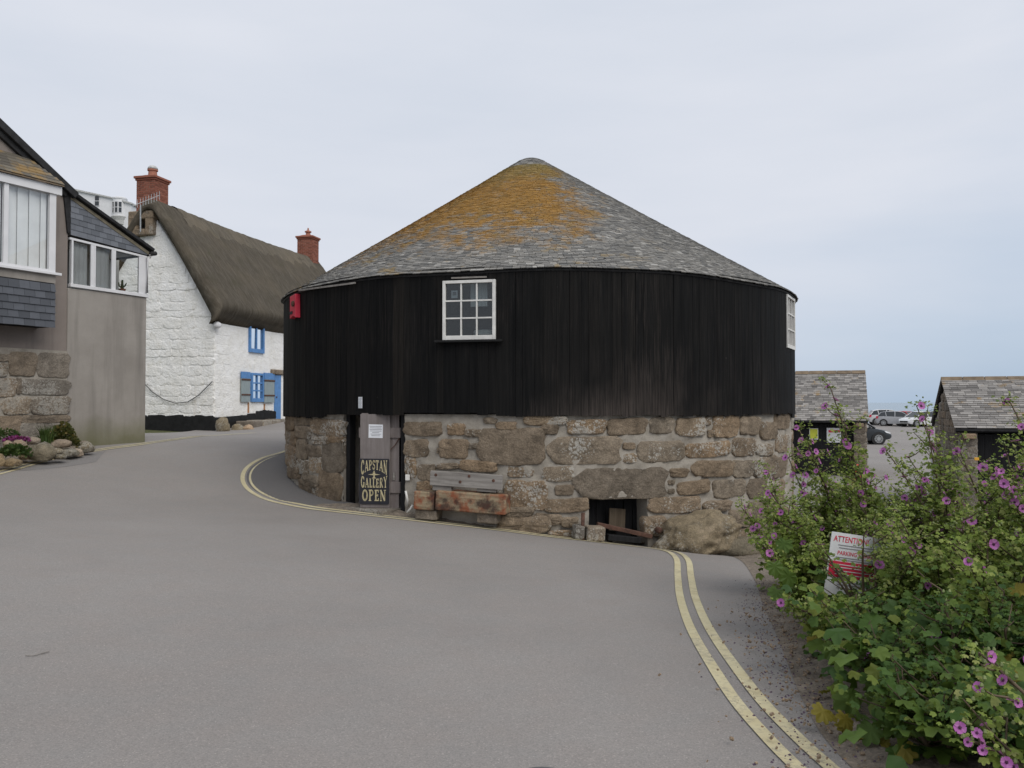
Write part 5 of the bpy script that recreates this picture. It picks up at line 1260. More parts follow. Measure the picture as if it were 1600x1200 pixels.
# ================================================================== low stones and step in front of the cottage
boulder(338, 651, 358, 676, 29.6, 'tall upright grey stone standing at the corner of the white cottage', MAT['boulder'], 11, 3, .8)
boulder(362, 662, 380, 676, 30.4, 'low grey rock right of the upright corner stone', MAT['boulder'], 12, 3, 1)
boulder(378, 664, 397, 677, 30.6, 'rounded tan rock at the foot of the cottage step', MAT['boulder_tan'], 13, 3, 1)
c0 = fp(384, 665, .5); c1 = fp(446, 662, .5)
b = MB(); zt = fp(420, 656, .5)[1]
n_ = 6
st = empty('cottage_step', Cw((c0[0] + c1[0]) / 2, -.5, zt - .5), 'low granite step and kerb before the blue cottage door', 'step')
for k in range(n_):
    a_ = c0[0] + (c1[0] + 1.2 - c0[0]) * k / n_; w_ = (c1[0] + 1.2 - c0[0]) / n_; q = MB(); q.box(Cw(a_ + w_ / 2, -.42 + random.uniform(-.03, .03), zt - .35 + random.uniform(-.03, .02)), (w_ - .03, .75, .72), basis(FD, NF, UP)); q.build('stone', MAT['granite_grey'], st, bevel=.04)

# ================================================================== white house on the hill
def hill(px, py, d=84): return at(px, py, d)
HHo = empty('hill_house', hill(160, 395), 'white rendered house with a rounded bay window high on the hill behind', 'house')
b = MB(); b.prism([hill(96, 400), hill(205, 400), hill(205, 319), hill(178, 311), hill(96, 293)], (0, 7, 0)); b.build('wall', MAT['white_paint'], HHo)
b = MB(); b.prism([hill(94, 292.5, 83.8), hill(178, 310.6, 83.8), hill(206, 319, 83.8), hill(206, 316.5, 83.8), hill(178, 308.4, 83.8), hill(94, 290, 83.8)], (0, 7.6, 0)); b.build('roof', MAT['lead'], HHo)
bc = hill(187, 330, 84.3); rb_ = 10.5 / F * 84
b = MB(); zt, zb = hill(187, 311).z, hill(187, 337).z; b.lathe((bc.x, bc.y, 0), [(rb_, zb), (rb_, zt), (rb_ * 1.08, zt), (rb_ * 1.08, zt + .14), (rb_ * .9, zt + .22)], 28); bb_ = b.build('bay', MAT['white_paint'], HHo)
b = MB(); b.lathe((bc.x, bc.y, 0), [(rb_ * .95, zb - .9), (rb_ * 1.0, zb - .5), (rb_ * 1.22, zb - .12), (rb_ * 1.0, zb)], 28); b.build('bay_skirt', MAT['lead'], HHo)
for ang in (-.62, -.05, .5):
    R = basis(Vector((math.cos(ang), math.sin(ang), 0)), Vector((math.sin(ang), -math.cos(ang), 0)), UP); c = Vector((bc.x, bc.y, 0)) + R @ Vector((0, rb_ + .01, (zt + zb) / 2 - .05))
    make_window(HHo, c, R @ Vector((1, 0, 0)), R @ Vector((0, 1, 0)), .34, 1.15, 1, 2, .03, .05, MAT['white_paint'], MAT['car_glass'], .05)
make_window(HHo, hill(151.5, 314, 83.97), Vector((1, 0, 0)), Vector((0, -1, 0)), .55, 1.1, 1, 2, .05, .05, MAT['white_paint'], MAT['car_glass'], .06)

# ================================================================== the two stone huts
def hut(name, label, P, RD, width, depth, zg, ze, zr, door, seed):
    """P: left front corner, RD: direction of the front to the right."""
    random.seed(seed)
    RD = RD.normalized(); BD = Vector((-RD.y, RD.x, 0)); NFr = -BD; P = Vector((P.x, P.y, 0)); R = basis(RD, NFr, UP)
    ht = empty(name, P + UP * zg, label, 'hut')
    def W(x, y, z): return P + RD * x + BD * y + UP * z
    b = MB(); t = .38
    for x in (0, width - t): b.prism([W(x, .0, zg - .4), W(x, depth, zg - .4), W(x, depth, ze - .03), W(x, depth / 2, zr - .12), W(x, .0, ze - .03)], RD * t)
    b.prism([W(t, depth - t, zg - .4), W(width - t, depth - t, zg - .4), W(width - t, depth - t, ze - .1), W(t, depth - t, ze - .1)], BD * t)
    wl = b.build('wall', MAT['mortar'], ht)
    for sgn, x0 in ((-1, 0), (1, width)):          # gable rubble
        z = zg - .1
        while z < zr - .25:
            hh = random.uniform(.14, .26); y = .02
            while y < depth - .1:
                ww = random.uniform(.18, .5); zc = z + hh / 2; lim = depth / 2 * (1 - max(0, (zc + hh / 2 - ze) / (zr - ze)))
                if abs(y + ww / 2 - depth / 2) + ww / 2 < lim: stone(wl, W(x0, y + ww / 2, zc), BD * (-sgn) * -1 * (1 if sgn > 0 else -1) * sgn, RD * sgn, UP, ww * .93, hh * .92, random.uniform(.02, .04), MAT['granite_grey'], 0)
                y += ww
            z += hh
    for x0 in (0, width - t):                      # front piers
        z = zg - .1
        while z < ze - .15:
            hh = random.uniform(.22, .36); stone(wl, W(x0 + t / 2, 0, min(z + hh / 2, ze - .15)), RD, NFr, UP, t * .98, hh * .92, .03, MAT['granite_grey'], 0, random.choice((2, 4, 6))); z += hh
    # timber front
    n = int((width - 2 * t) / .16)
    for k in range(n):
        ww = (width - 2 * t) / n; q = MB(); q.box(W(t + ww * (k + .5), .16, (zg + ze) / 2 - .1), (ww - .006, .03, ze - zg - .1), R); q.build('front_board', MAT['black_wood'], ht)
    q = MB(); q.box(W(width / 2, .0, ze - .05), (width + .1, .10, .12), R); q.build('wall_plate', MAT['black_wood'], ht)
    for x in (t * .55, width - t * .55):
        q = MB(); q.box(W(x, -.08, ze - .19), (.26, .2, .12), R); q.build('corbel', MAT['boulder_tan'], ht, bevel=.02)
    # roof
    b = MB(); ov = .14; sl = (zr - ze) / (depth / 2)
    b.prism([W(-.06, -ov, ze - ov * sl), W(-.06, depth / 2, zr), W(-.06, depth + ov, ze - ov * sl), W(-.06, depth + ov, ze - ov * sl + .05), W(-.06, depth / 2, zr + .05), W(-.06, -ov, ze - ov * sl + .05)], RD * (width + .12)); rf = b.build('roof', MAT['verge'], ht)
    V, Fc = MB(), 0; slant = math.hypot(depth / 2 + ov, (depth / 2 + ov) * sl); step = .105; rows = int(slant / step) + 1
    for side in (0, 1):
        for k in range(rows):
            f0 = k * step / slant; f1 = min(1.0, (k + 1.5) * step / slant); x = -.09 - (k % 2) * .1
            if f0 > .985: continue
            while x < width + .09:
                ww = random.uniform(.14, .26); a_, c_ = max(x, -.09), min(x + ww - .006, width + .09)
                if c_ - a_ > .02:
                    def rp(x, f, l):
                        y = -ov + (depth / 2 + ov) * f
                        if side: y = depth - y
                        return W(x, y, ze - ov * sl + .05 + (depth / 2 + ov) * sl * f + l)
                    l0 = .022 + random.uniform(0, .008); V.prism([rp(a_, f0 - .003, l0), rp(c_, f0 - .003, l0), rp(c_, f1, .003), rp(a_, f1, .003)], UP * .01)
                x += ww
    tag(V.build('slates', MAT['slate_hut'], rf), kind='stuff')
    n = int(width / .45)
    for k in range(n):
        ww = (width + .18) / n; q = MB(); q.prism([W(-.09 + ww * k, depth / 2 - .13, zr - .005), W(-.09 + ww * k, depth / 2, zr + .12), W(-.09 + ww * k, depth / 2 + .13, zr - .005)], RD * (ww - .008)); q.build('ridge_tile', MAT['ridge'], rf, bevel=.01)
    return ht, W, R
HD = Vector((4, -1.5, 0)).normalized()
hA_r = at(1353, 650, 28.0); wA = 7.0
PA = Vector((hA_r.x, hA_r.y, 0)) - HD * wA
hutA, WA, RA = hut('stone_hut', 'slate roofed stone hut with black boarded front between round house and parked cars', PA, HD, wA, 4.0, EYE - 2.5, at(1300, 655, 28.3).z, at(1300, 583, 29.6).z, 0, 21)
hB = at(1497, 672, 18.6)
hutB, WB, RB_ = hut('stone_hut', 'slate roofed stone hut with bare rubble gable end at the right edge', Vector((hB.x, hB.y, 0)), HD, 6.5, 4.1, EYE - 2.48, at(1500, 668, 18.6).z, at(1475, 596, 20.5).z, 0, 22)
random.seed(5)
NHf = Vector((HD.y, -HD.x, 0))
def hut_sign(px, py, w_, h_, name, mats, label):
    p = on_plane(px, py, PA + Vector((-HD.y, HD.x, 0)) * .12, NHf); R = basis(HD, NHf, UP)
    e = empty(name, p - UP * h_ / 2, label, 'sign')
    q = MB(); q.box(p, (w_, .012, h_), R); q.build('board', mats[0], e)
    for (x, z, ww, hh, m) in mats[1]:
        q = MB(); q.box(p + R @ Vector((x * w_, .009, z * h_)), (ww * w_, .006, hh * h_), R); q.build('panel', m, e)
hut_sign(1271.5, 678, .29, .38, 'notice_board', (MAT['sign_white'], [(0, .02, .86, .86, MAT['sign_yellow'])]), 'small yellow notice on the black front of the stone hut')
hut_sign(1303, 680, .46, .50, 'notice_board', (MAT['sign_white'], [(.03, .27, .8, .16, MAT['sign_red'])]), 'white notice with a red bar on the black front of the stone hut')
# red traffic marker half hidden behind the mallow
p = at(1339, 724, 24.0); z0 = H(p.x, p.y); tc_ = empty('traffic_cone', (p.x, p.y, z0), 'orange red cone standing before the stone hut, seen through the mallow', 'cone')
b = MB(); b.lathe((p.x, p.y, z0), [(.17, .03), (.055, .72), (.03, .74)], 16); b.build('cone', plain('cone_red', (.62, .05, .02), .5, .08, 4, 0), tc_, smooth=True)
b = MB(); b.box((p.x, p.y, z0 + .015), (.42, .42, .03)); b.build('base', MAT['black_rubber'], tc_)
p = at(1526, 717, 18.0); b = MB(); b.box(p, (.09, .05, .06), basis(HD, NHf, UP)); tag(b.build('amber_marker', plain('amber', (.75, .40, .04), .5, .05, 4, 0), bevel=.005), 'small amber marker by the corner pier of the right hand hut', 'marker')
pw = at(1458, 745, 21.5); b = MB(); b.box((pw.x, pw.y, H(pw.x, pw.y) + .55), (.09, .09, 1.1)); tag(b.build('white_post', MAT['white_paint'], bevel=.01), 'white post at the back corner of the right hand hut', 'post')

# ================================================================== parked cars
def car(label, loc, yaw, paint_c, suv=False, group='cars parked in the sea front car park'):
    rt = empty('parked_car', loc, label, 'car', group, yaw)
    pm = plain('car_paint', paint_c, .25, .04, 1.5, 0, spec=.6)
    k = 1.10 if suv else 1.0
    st = [(-2.10, .48, .72, .62), (-2.04, .36, .90, .74), (-1.92, .30, 1.0, .82), (-1.4, .26, 1.02, .87), (-.4, .22, .99, .885), (.5, .22, .96, .885), (1.0, .22, .955, .875), (1.25, .23, .92, .865), (1.70, .26, .82, .83), (1.98, .32, .70, .74), (2.08, .40, .58, .62)]
    b = MB(); n = 8
    for (x, zb, zt, hw) in st:
        zb *= k; zt *= k; zm = zb + (zt - zb) * .55
        b.add([(x, -hw * .90, zb), (x, -hw, zm), (x, -hw * .97, zt - .03), (x, -hw * .80, zt), (x, hw * .80, zt), (x, hw * .97, zt - .03), (x, hw, zm), (x, hw * .90, zb)])
    for i_ in range(len(st) - 1):
        for j_ in range(n): b.face([i_ * n + j_, i_ * n + (j_ + 1) % n, (i_ + 1) * n + (j_ + 1) % n, (i_ + 1) * n + j_])
    b.face([j_ for j_ in range(n)]); b.face([(len(st) - 1) * n + j_ for j_ in reversed(range(n))])
    bo = b.build('body', pm, rt, smooth=True, world=False); bo.modifiers.new('s', 'EDGE_SPLIT').split_angle = .7
    gs = [(-1.93, .99, .99, .80, .78), (-1.58, 1.0, 1.38, .82, .62), (-1.0, .99, 1.48, .82, .61), (0.0, .97, 1.49, .82, .61), (.38, .96, 1.43, .82, .60), (1.16, .94, .95, .80, .74)]
    b = MB()
    for (x, zb, zt, hb, h2) in gs: b.add([(x, -hb, zb * k), (x, -h2, zt * k), (x, h2, zt * k), (x, hb, zb * k)])
    for i_ in range(len(gs) - 1):
        for j_ in range(3): b.face([i_ * 4 + j_, i_ * 4 + j_ + 1, (i_ + 1) * 4 + j_ + 1, (i_ + 1) * 4 + j_])
    b.build('windows', MAT['car_glass'], rt, world=False)
    b = MB(); rr = [(-1.62, 1.375, .63), (-1.0, 1.485, .625), (0, 1.495, .625), (.40, 1.43, .61)]
    for x, z, h in rr: b.add([(x, -h, (z - .03) * k), (x, -h * .85, (z + .025) * k), (x, h * .85, (z + .025) * k), (x, h, (z - .03) * k)])
    for i_ in range(3):
        for j_ in range(3): b.face([i_ * 4 + j_, i_ * 4 + j_ + 1, (i_ + 1) * 4 + j_ + 1, (i_ + 1) * 4 + j_])
    b.build('roof', pm, rt, smooth=True, world=False)
    b = MB()
    for s in (-1, 1):
        for (p0, p1) in (((1.14, s * .80, .95), (.38, s * .61, 1.44)), ((-.25, s * .83, .97), (-.25, s * .62, 1.48)), ((-1.05, s * .83, .99), (-1.15, s * .62, 1.47)), ((-1.9, s * .8, .99), (-1.58, s * .63, 1.38))):
            b.tube([(p0[0], p0[1], p0[2] * k), (p1[0], p1[1], p1[2] * k)], .035, 5)
    b.build('pillars', pm, rt, world=False)
    for s in (-1, 1):
        for x in (-1.32, 1.30):
            ax = Matrix.Rotation(-s * math.pi / 2, 3, 'X').to_3x3() @ Matrix.Identity(3)
            b = MB(); b.lathe((x, s * .70, .33 * k), [(.385 * k, -.02), (.385 * k, .185)], 22, axis=Matrix.Rotation(-s * math.pi / 2, 3, 'X')); b.build('wheel_arch', MAT['black_rubber'], rt, world=False)
            b = MB(); b.lathe((x, s * .74, .325 * k), [(.30 * k, -.1), (.325 * k, -.06), (.325 * k, .12), (.30 * k, .155), (.23 * k, .16)], 24, axis=Matrix.Rotation(-s * math.pi / 2, 3, 'X')); wh = b.build('wheel', MAT['black_rubber'], rt, smooth=False, world=False)
            b = MB(); RX = Matrix.Rotation(-s * math.pi / 2, 3, 'X'); c = Vector((x, s * .74, .325 * k))
            for q in range(10):
                A = Matrix.Rotation(q * math.pi / 5, 3, 'Z'); b.box(c + RX @ (A @ Vector((.12 * k, 0, .165))), (.2 * k, .045, .02), RX @ A)
            b.lathe(c + RX @ Vector((0, 0, .158)), [(.055, 0), (.055, .03)], 10, axis=RX); b.lathe(c + RX @ Vector((0, 0, .15)), [(.235 * k, 0), (.235 * k, .02), (.205 * k, .02), (.205 * k, 0)], 24, axis=RX)
            b.build('rim', MAT['zinc'], wh, world=False)
        b = MB(); b.prism([(1.62, s * .845, .80 * k), (1.98, s * .755, .70 * k), (2.0, s * .73, .60 * k), (1.72, s * .84, .69 * k)], (0, -s * .10, 0)); b.build('headlight', MAT['sign_white'], rt, world=False)
        b = MB(); b.prism([(-2.0, s * .80, 1.02 * k), (-1.80, s * .855, .99 * k), (-1.86, s * .85, .76 * k), (-2.06, s * .765, .76 * k)], (0, -s * .08, 0)); b.build('tail_light', MAT['sign_red'], rt, world=False)
        b = MB(); b.box((.78, s * .98, 1.0 * k), (.12, .2, .13)); b.build('mirror', pm, rt, bevel=.02, world=False)
    b = MB(); b.box((2.055, 0, .50 * k), (.06, 1.0, .16)); b.build('grille', MAT['black_rubber'], rt, world=False)
    b = MB(); b.box((1.99, 0, .345 * k), (.10, 1.3, .05)); b.build('lower_trim', MAT['zinc'], rt, world=False)
    return rt
def carat(px, d): p = at(px, 640, d); return Vector((p.x, p.y, H(p.x, p.y)))
car('dark grey hatchback nosing out from behind the stone hut', carat(1331, 50.0), math.radians(-10), (.028, .033, .038))
car('white estate car, leftmost of the far row of parked cars', carat(1387, 90), math.radians(-12), (.66, .67, .68), True)
car('silver grey car parked nose right in front of the white estate', carat(1403, 85.5), math.radians(-28), (.42, .43, .45))
car('red car squeezed between the silver car and a white hatchback', carat(1415, 86.0), math.radians(-62), (.42, .02, .025))
car('white hatchback parked right of the red car', carat(1437, 83.0), math.radians(-160), (.66, .67, .68))
car('dark blue car at the right end of the far row, partly behind mallow flowers', carat(1458, 85), math.radians(-25), (.03, .05, .16))

# ================================================================== parking notice among the mallows
sg_d = 6.15
sc0 = at(1342, 886, sg_d); syaw = math.radians(14); sr = Vector((math.cos(syaw), math.sin(syaw), 0)); sn = Vector((math.sin(syaw), -math.cos(syaw), 0))
SR = basis(sr, sn, UP) @ Matrix.Rotation(math.radians(9.5), 3, 'Y')
SW, SH_ = .53, .46
def N3(x, z, y=0): return sc0 + SR @ Vector((x, y, z))
PS = empty('parking_notice', (sc0.x, sc0.y, H(sc0.x, sc0.y)), 'tilted white and red parking charge notice standing among the mallow stems', 'sign')
q = MB(); q.box(sc0, (SW, .006, SH_), SR); q.build('board', MAT['sign_white'], PS, bevel=.001)
q = MB(); q.box(N3(0, -.035, .0045), (SW - .02, .003, .115), SR); q.build('red_band', MAT['sign_red'], PS)
q = MB(); q.tube([N3(.0, -.2, -.03), Vector((N3(0, -.2).x + .02, N3(0, -.2).y + .04, H(N3(0, -.2).x, N3(0, -.2).y) - .1))], .022, 8); q.build('post', MAT['zinc'], PS, smooth=True)
def text(s, x, z, size, mat, wx=1.0, bold=.012):
    cu = bpy.data.curves.new('text', 'FONT'); cu.body = s; cu.size = 1; cu.offset = bold; cu.resolution_u = 3
    to = bpy.data.objects.new('text', cu); col.objects.link(to); dg = bpy.context.evaluated_depsgraph_get(); me = bpy.data.meshes.new_from_object(to.evaluated_get(dg)); bpy.data.objects.remove(to)
    M = Matrix.Translation(N3(x, z, .0045)) @ (SR @ Matrix.Rotation(math.pi / 2, 3, 'X') @ Matrix.Diagonal((size * wx, size, 1))).to_4x4()
    me.transform(M); me.materials.clear(); me.materials.append(mat); link('lettering', me, None, PS)
text('ATTENTION!', -.245, .165, .060, MAT['sign_red'], .85)
text('PARKING CHARGES', -.20, .070, .042, MAT['sign_red'], .95)
q = MB()
for k, (z, w_, x) in enumerate(((.142, .34, -.03), (.122, .30, -.04), (.052, .42, 0), (.036, .38, -.01), (-.125, .3, -.02), (-.145, .34, 0), (-.17, .26, -.04))): q.box(N3(x, z, .0045), (w_, .002, .006), SR)
q.build('small_print', MAT['print_grey'], PS)
q = MB()
for k, (z, w_, x) in enumerate(((0.0, .44, 0), (-.02, .40, -.01), (-.045, .44, 0), (-.07, .32, -.04))): q.box(N3(x, z, .0068), (w_, .002, .006), SR)
q.build('small_print', MAT['sign_white'], PS)
q = MB(); q.box(N3(-.12, .085, -.12), (.02, .02, .02), SR)

# ================================================================== tree mallows
GREEN = m_leaf('mallow_leaf', [(.05, (.055, .095, .014)), (.3, (.125, .185, .028)), (.55, (.195, .265, .045)), (.78, (.28, .33, .085)), (.93, (.36, .36, .14)), (1.0, (.40, .33, .06))])
BIG_SHADE_LEAF = m_leaf('mallow_big_shade_leaf', [(.1, (.032, .075, .018)), (.45, (.060, .120, .022)), (.8, (.105, .160, .026)), (1.0, (.19, .19, .03))])  # broad leaves, and low foliage whose shade is put into this darker green
YELL = m_leaf('mallow_yellow_leaf', [(.1, (.16, .15, .022)), (.6, (.24, .20, .03)), (1.0, (.20, .15, .03))])
STEM = plain('mallow_stem', (.085, .060, .035), .8, .35, 9, .2)
PETAL = m_leaf('mallow_petal', [(.1, (.40, .10, .38)), (.6, (.54, .17, .50)), (1.0, (.64, .28, .60))], .5)
EYE_M = plain('mallow_flower_eye', (.055, .006, .04), .6, .2, 30, 0)
BUD = plain('mallow_bud', (.18, .22, .08), .7, .3, 30, .1)
def leaf_tpl():
    pts = [(0, .02, 0)]
    for ang, r in ((-118, .47), (-88, .40), (-66, .57), (-46, .56), (-28, .45), (-10, .60), (10, .60), (28, .45), (46, .56), (66, .57), (88, .40), (118, .47)):
        t = math.radians(ang); pts.append((r * math.sin(t), .28 + r * math.cos(t), (.11 if r < .46 else -.06)))
    V = np.array([(0, .28, .02)] + pts); n = len(pts)
    Fc = np.array([(0, 1 + (k + 1) % n, 1 + k) for k in range(n)]); return V, Fc
LT, LF = leaf_tpl()
def place_leaves(O, D, Nn, S):
    """O origins, D leaf axes, Nn leaf normals, S sizes -> mesh arrays."""
    D = D / np.linalg.norm(D, axis=1)[:, None]; X = np.cross(D, Nn); X /= np.maximum(np.linalg.norm(X, axis=1), 1e-6)[:, None]; Z = np.cross(X, D)
    V = O[:, None] + S[:, None, None] * (LT[None, :, 0:1] * X[:, None] + LT[None, :, 1:2] * D[:, None] + LT[None, :, 2:3] * Z[:, None])
    Fc = LF[None] + (np.arange(len(O)) * len(LT))[:, None, None]
    return V.reshape(-1, 3), Fc.reshape(-1, 3)
def big_leaf(seed):
    r = random.Random(seed); b = MB(); b.add([(0, .28, .0)]); lob = [(-125, .50), (-84, .60), (-42, .66), (0, .70), (42, .66), (84, .60), (125, .50)]
    ring1, ring2 = [], []; pts = [(0, .04, .0, .10)]
    for k, (ang, rad) in enumerate(lob):
        rad *= r.uniform(.9, 1.08)
        for da, f, z in ((-20, .80, .06), (-11, .97, .05), (0, 1.0, -.05), (11, .97, .05), (20, .80, .06)):
            t = math.radians(ang + da); pts.append((rad * f * math.sin(t), .28 + rad * f * math.cos(t), z + r.uniform(-.02, .02) - .10 * rad * rad, 0))
    n = len(pts)
    i1 = b.add([((p[0]) * .5, .28 + (p[1] - .28) * .5, p[2] * .6 + .05) for p in pts]); i2 = b.add([p[:3] for p in pts])
    for k in range(n):
        m = (k + 1) % n; b.face([0, i1 + m, i1 + k]); b.face([i1 + k, i1 + m, i2 + m, i2 + k])
    return b
BLM = [[big_leaf(k).mesh('leaf', m, True) for k in range(3)] for m in (BIG_SHADE_LEAF, YELL)]
def flower_mesh():
    b = MB()
    for k in range(5):
        a = 2 * math.pi * k / 5; R = Matrix.Rotation(a, 3, 'Z')
        P = [R @ Vector(p) for p in ((.05, -.06, .02), (.28, -.24, .10), (.46, -.25, .14), (.50, -.05, .16), (.47, .07, .15), (.45, .24, .14), (.28, .22, .12), (.05, .06, .03), (.26, 0, .05))]
        i = b.add(P)
        for q in range(8): b.face([i + 8, i + q, i + (q + 1) % 8], 0)
    i = b.add([(0, 0, .10)] + [(.17 * math.cos(2 * math.pi * k / 10) * (1 if k % 2 else .75), .17 * math.sin(2 * math.pi * k / 10) * (1 if k % 2 else .75), .085) for k in range(10)])
    for k in range(10): b.face([i, i + 1 + k, i + 1 + (k + 1) % 10], 1)
    b.lathe((0, 0, .06), [(.05, 0), (.06, .1), (.03, .14)], 6, 1)
    b.lathe((0, 0, -.12), [(.04, 0), (.16, .08), (.12, .15)], 6, 2)
    return b.mesh('flower', [PETAL, EYE_M, BUD], False)
FLM = flower_mesh()
rnd = np.random.default_rng(3)
def bush_edge_x(y): return float(np.interp(y, [3.0, 3.6, 4.3, 5.1, 6.0, 7.3, 8.6, 10.3], [1.40, 1.50, 1.66, 1.86, 2.10, 2.45, 2.85, 3.5]))
NPL = 0
def in_sign(p, dmax=sg_d + .05):
    x, y, f = project(p); return f < dmax and 1286 < x < 1372 and 826 < y < 930
def mallow(label, bx, by, tops, nfl, leafy=1.0, big=1.0, lmat=None, fsz=1.0):
    """tops: list of stem-top points."""
    z0 = H(bx, by) + .05; root = empty('mallow', (bx, by, z0), label, 'mallow', 'tree mallows on the bank')
    st = MB(); O, D, Nv, S = [], [], [], []; fl = []; buds = MB()
    def leafs(p, t, k, smin, smax, out):
        for _ in range(k):
            a = rnd.uniform(0, 2 * math.pi); d = np.array([math.cos(a), math.sin(a), rnd.uniform(-.5, .45)])
            o = np.array(p) + d * rnd.uniform(.01, out) + rnd.normal(0, .02, 3)
            if o[2] < z0 + .02: continue
            if in_sign(o) and rnd.random() < .78: continue
            O.append(o); D.append(d + rnd.normal(0, .3, 3)); Nv.append(np.array([0, 0, 1.0]) + d * .35 + rnd.normal(0, .35, 3) + np.array([0, -.35, 0])); S.append(rnd.uniform(smin, smax) * big)
    for T in tops:
        T = Vector(T); B = Vector((bx + rnd.uniform(-.08, .08), by + rnd.uniform(-.08, .08), z0 - .05)); mid = B.lerp(T, .5) + Vector((rnd.uniform(-.1, .1), rnd.uniform(-.1, .1), .10))
        pts = []
        for k in range(11):
            t = k / 10; p = B * (1 - t) ** 2 + mid * 2 * t * (1 - t) + T * t * t; pts.append(p)
        st.tube(pts, .015, 6, r2=.004); Hh = (T - B).length
        for k in range(2, 11):
            t = k / 10; p = pts[k]
            sm = .115 * (1 - t) ** 1.25 + .026
            leafs(p, t, int((10 if t > .4 else 5) * leafy), sm * .7, sm * 1.2, .05 + .16 * (1 - t))
            nb = (2 if t < .85 else 1)
            for _ in range(nb):
                a = rnd.uniform(0, 2 * math.pi); Lb = rnd.uniform(.12, .40) * (1.15 - t * .85); tip = p + Vector((math.cos(a) * Lb, math.sin(a) * Lb, Lb * rnd.uniform(.2, 1.1)))
                if in_sign(tip): continue
                st.tube([p, p.lerp(tip, .5) + Vector((0, 0, -.01)), tip], .005, 4, r2=.0025, caps=False)
                sb_ = max(.022, sm * .60)
                for q in (.45, .7, .85, 1.0): leafs(p.lerp(tip, q), t, int(7 * leafy), sb_ * .7, sb_ * 1.15, .05)
                if rnd.random() < .16 * nfl: fl.append((tip, Vector((math.cos(a), math.sin(a) - .5, .5))))
                for _ in range(3 if big == 1.0 else 0):
                    c = tip + Vector(rnd.normal(0, .02, 3)); buds.lathe(c, [(.003, -.006), (.0075, 0), (.004, .009)], 5)
        # flower spike at the tip
        k = int(rnd.integers(2, 6) * nfl)
        for q in range(k):
            p = pts[10].lerp(pts[7], q / max(1, k) * 1.0); a = rnd.uniform(0, 6.28); fl.append((p + Vector((math.cos(a) * .03, math.sin(a) * .03 - .02, 0)), Vector((math.cos(a), math.sin(a) - .9, .45))))
        for q in range(8):
            c = pts[10].lerp(pts[7], rnd.uniform(0, 1)) + Vector(rnd.normal(0, .018, 3)); buds.lathe(c, [(.003, -.008), (.0085, 0), (.004, .011)], 5)
    for _ in range(int(130 * leafy)):          # undergrowth round the foot
        a = rnd.uniform(0, 6.28); rr_ = rnd.uniform(0, .48); leafs((bx + rr_ * math.cos(a), by + rr_ * math.sin(a), z0 + rnd.uniform(.0, .5)), 0, 1, .045, .105, .06)
    st.build('stem', STEM, root, smooth=True)
    V, Fc = place_leaves(np.array(O), np.array(D), np.array(Nv), np.array(S))
    tag(link('foliage', mesh_np('foliage', V, Fc, lmat or GREEN), None, root), kind='stuff')
    tag(buds.build('buds', BUD, root), kind='stuff')
    for p, d in fl:
        if in_sign(p): continue
        o = bpy.data.objects.new('flower', FLM); col.objects.link(o); s_ = rnd.uniform(.046, .066) * fsz
        o.matrix_basis = Matrix.Translation(p) @ d.to_track_quat('Z', 'Y').to_matrix().to_4x4() @ Matrix.Rotation(rnd.uniform(0, 6), 4, 'Z') @ Matrix.Diagonal((s_, s_, s_, 1)); adopt(o, root)
    return root
def tall(px, py, d): return at(px, py, d)
def ring(bx, by, n, hgt, spread, seed):
    r = random.Random(seed); L = []
    for k in range(n):
        a = 2 * math.pi * (k + r.random()) / n; q = spread * r.uniform(.4, 1.0); L.append(Vector((bx + q * math.cos(a), by + q * math.sin(a), H(bx, by) + hgt * r.uniform(.72, 1.05))))
    return L
PL = [  # label, x, y, height, number of stems, spread, extra tall stems, flowers
 ('mallow with one stem arching left against the stone base', 3.15, 8.9, 1.15, 6, .50, [(1158, 792, 8.4), (1200, 735, 8.5), (1178, 825, 8.2)], 1.0),
 ('mallow in front of the round house corner, flower spikes at its top left', 3.2, 7.6, 1.30, 7, .5, [(1247, 668, 7.6), (1262, 690, 7.4), (1232, 715, 7.3)], 1.0),
 ('mallow with the tallest flower spike, rising before the hut roof', 3.25, 6.9, 1.22, 7, .45, [(1297, 604, 6.9), (1306, 650, 6.9)], 1.0),
 ('mallow at the left edge of the clump overhanging the grit', 2.55, 6.35, 1.05, 7, .45, [(1205, 770, 6.6), (1190, 850, 6.2)], .8),
 ('mallow behind the parking notice', 3.15, 6.75, 1.25, 6, .5, [(1345, 735, 6.6)], .9),
 ('low leafy mallow left of the parking notice', 2.42, 5.5, .92, 6, .42, [(1225, 940, 5.2)], .5),
 ('mallow with a crowded flower head before the parked cars', 3.55, 6.4, 1.32, 7, .5, [(1432, 634, 6.5), (1446, 655, 6.4), (1385, 705, 6.4)], 1.4),
 ('mallow below the right hand parked cars', 4.0, 7.2, 1.35, 6, .5, [(1420, 715, 7.0)], .8),
 ('mallow just right of the parking notice with a bare brown stem', 3.0, 5.15, 1.12, 6, .45, [(1400, 800, 5.1)], .3),
 ('mallow before the rubble gable of the right hand hut', 4.0, 6.2, 1.40, 7, .5, [(1500, 705, 6.0)], .9),
 ('dense greenish mallow low in the middle of the clump', 2.75, 4.65, .95, 7, .42, [], .25),
 ('mallow with a thick pink flower cluster below the right hut', 3.75, 5.35, 1.42, 7, .45, [(1545, 735, 5.3), (1560, 745, 5.2)], 1.8),
 ('mallow with a tall stem before the roof of the right hut', 3.85, 4.9, 1.40, 6, .4, [(1578, 628, 5.4), (1590, 690, 5.0)], .8),
 ('mallow at the right edge of the picture, mid height', 3.2, 4.3, 1.20, 7, .42, [], .4),
 ('low mallow with broad leaves at the front of the clump', 2.45, 4.15, .72, 6, .36, [], .15),
 ('mallow cut by the right edge of the picture near the front', 2.85, 3.75, .98, 6, .36, [], .3),
]
